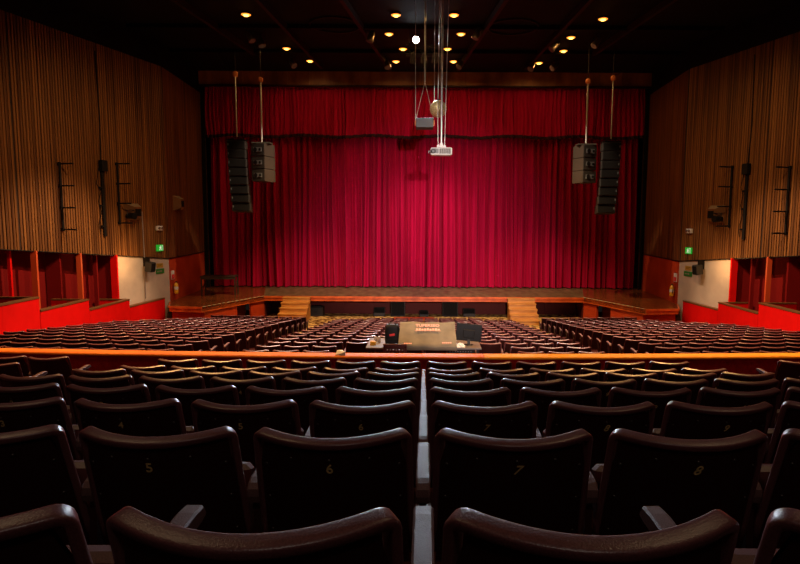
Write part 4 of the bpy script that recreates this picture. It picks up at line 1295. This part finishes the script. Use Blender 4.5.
# ------------------------------------------------------------------ mirror ball, panel speaker, projector
BD = 20.0
p = at(438.3, 109, BD)
r = empty('mirror_ball', tuple(p)); tag(r, 'gold tinted mirror ball hanging above the projector', 'mirror ball')
rad = 8.2 / 604 * BD
m = MB()
nl = 16
m.lathe([(rad * .97 * math.cos(-math.pi / 2 + math.pi * k / 12), rad * .97 * math.sin(-math.pi / 2 + math.pi * k / 12)) for k in range(1, 12)], 24, 1)
for i in range(nl):
    la0 = -math.pi / 2 + math.pi * i / nl + .012; la1 = -math.pi / 2 + math.pi * (i + 1) / nl - .012
    cc = math.cos((la0 + la1) / 2); n = max(4, int(round(2 * nl * cc)))
    for k in range(n):
        g = .03 / max(cc, .15) * .8
        lo0 = 2 * math.pi * k / n + g; lo1 = 2 * math.pi * (k + 1) / n - g
        j = random.uniform(.985, 1.01)
        vs = [Vector((math.cos(a) * math.cos(b), math.cos(a) * math.sin(b), math.sin(a))) * rad * j for a, b in ((la0, lo0), (la0, lo1), (la1, lo1), (la1, lo0))]
        m.add(vs, [(0, 1, 2, 3)], 0)
m.build('mirrored_sphere', [M_['mirror'], M_['mirrorgap']], r)
m = MB(); m.lathe([(.05, rad * .97), (.05, rad + .04), (.02, rad + .05)], 12); m.build('motor_cap', M_['metal'], r)
for dx in (-.13, 0.0):
    m = MB(); m.tube([(dx, 0, rad * .9), (dx, 0, CEIL - p.z - .005)], .012, 6); m.build('hanging_wire', M_['steel'], r)

p = at(424.7, 128.5, 21.0)
wd = 17 / 604 * 21; hh = 9.5 / 604 * 21
r = empty('hanging_monitor_speaker', tuple(p)); tag(r, 'grey box speaker with orange ends hanging beside the mirror ball', 'speaker')
m = MB(); m.box(-wd / 2, wd / 2, -.12, .18, 0, hh, 0, Matrix.Rotation(R(-8), 4, 'X'), .015); m.build('cabinet', M_['cab2'], r)
m = MB(); m.box(-wd / 2 + .015, wd / 2 - .015, -.135, -.12, .015, hh - .015, 0, Matrix.Rotation(R(-8), 4, 'X')); m.build('grille', M_['greymesh'], r)
for s in (-1, 1):
    m = MB(); m.box(s * (wd / 2 + .02) - .02, s * (wd / 2 + .02) + .02, -.05, .06, hh * .3, hh * .8); m.build('end_bracket', M_['hoist'], r)
zt = at(424, 82, 21.0).z - p.z
m = MB(); m.tube([(-wd / 2 - .02, 0, hh * .6), (-wd / 2 - .03, 0, CEIL - p.z - .005)], .012, 6); m.build('hanging_wire', M_['steel'], r)
m = MB(); m.tube([(0, 0, zt), (0, 0, CEIL - p.z - .005)], .028, 8); m.build('hanging_rod', M_['steel'], r)
m = MB(); m.tube([(0, 0, zt), (-wd / 2, 0, hh)], .011, 6); m.build('sling', M_['steel'], r)
m = MB(); m.tube([(0, 0, zt), (wd / 2 + .0, 0, hh)], .011, 6); m.build('sling', M_['steel'], r)

PD = 19.0
p = at(441.3, 155.5, PD)
r = empty('projector', tuple(p)); tag(r, 'white ceiling projector hanging on long rods below the mirror ball', 'projector')
u = PD / 604
m = MB(); m.box(-10.5 * u, 10.5 * u, -.16, .25, 0, 7.5 * u, 0, None, .03); m.build('body', M_['white'], r)
m = MB()
for k in range(6): m.box(-2.0 * u + k * 1.9 * u, -.6 * u + k * 1.9 * u, -.168, -.16, 1.2 * u, 6.2 * u)
m.build('vent', M_['cab'], r)
m = MB(); m.box(-9 * u, -2.6 * u, -.168, -.16, 1.4 * u, 6.2 * u, 0); m.build('connector_panel', M_['greymesh'], r)
m = MB(); m.lathe([(.07, 0), (.075, .05), (.05, .06)], 16, 0, Matrix.Translation((-8 * u, -.16, 3.6 * u)) @ Matrix.Rotation(R(90), 4, 'X')); m.build('lens', M_['metal'], r)
m = MB(); m.tube([(-10.3 * u, 0, 4 * u), (-12.4 * u, -.05, 4 * u), (-12.6 * u, -.05, 2 * u)], .018, 6); m.build('side_cable', M_['steel'], r)
m = MB(); m.box(-.14, .14, -.1, .1, 7.5 * u, 9.5 * u); m.box(-.05, .05, -.05, .05, 9.5 * u, 12 * u); m.build('mount_plate', M_['white'], r)
m = MB(); m.tube([(0, 0, 11 * u), (0, 0, CEIL - p.z - .005)], .032, 8); m.build('drop_pole', M_['steel'], r)
for dx, dx2 in ((-.10, -.06), (.10, .22)):
    m = MB(); m.tube([(dx, 0, 9 * u), (dx * 1.2, 0, 45 * u), (dx2, 0, CEIL - p.z - .005)], .012, 6); m.build('signal_cable', M_['steel'], r)
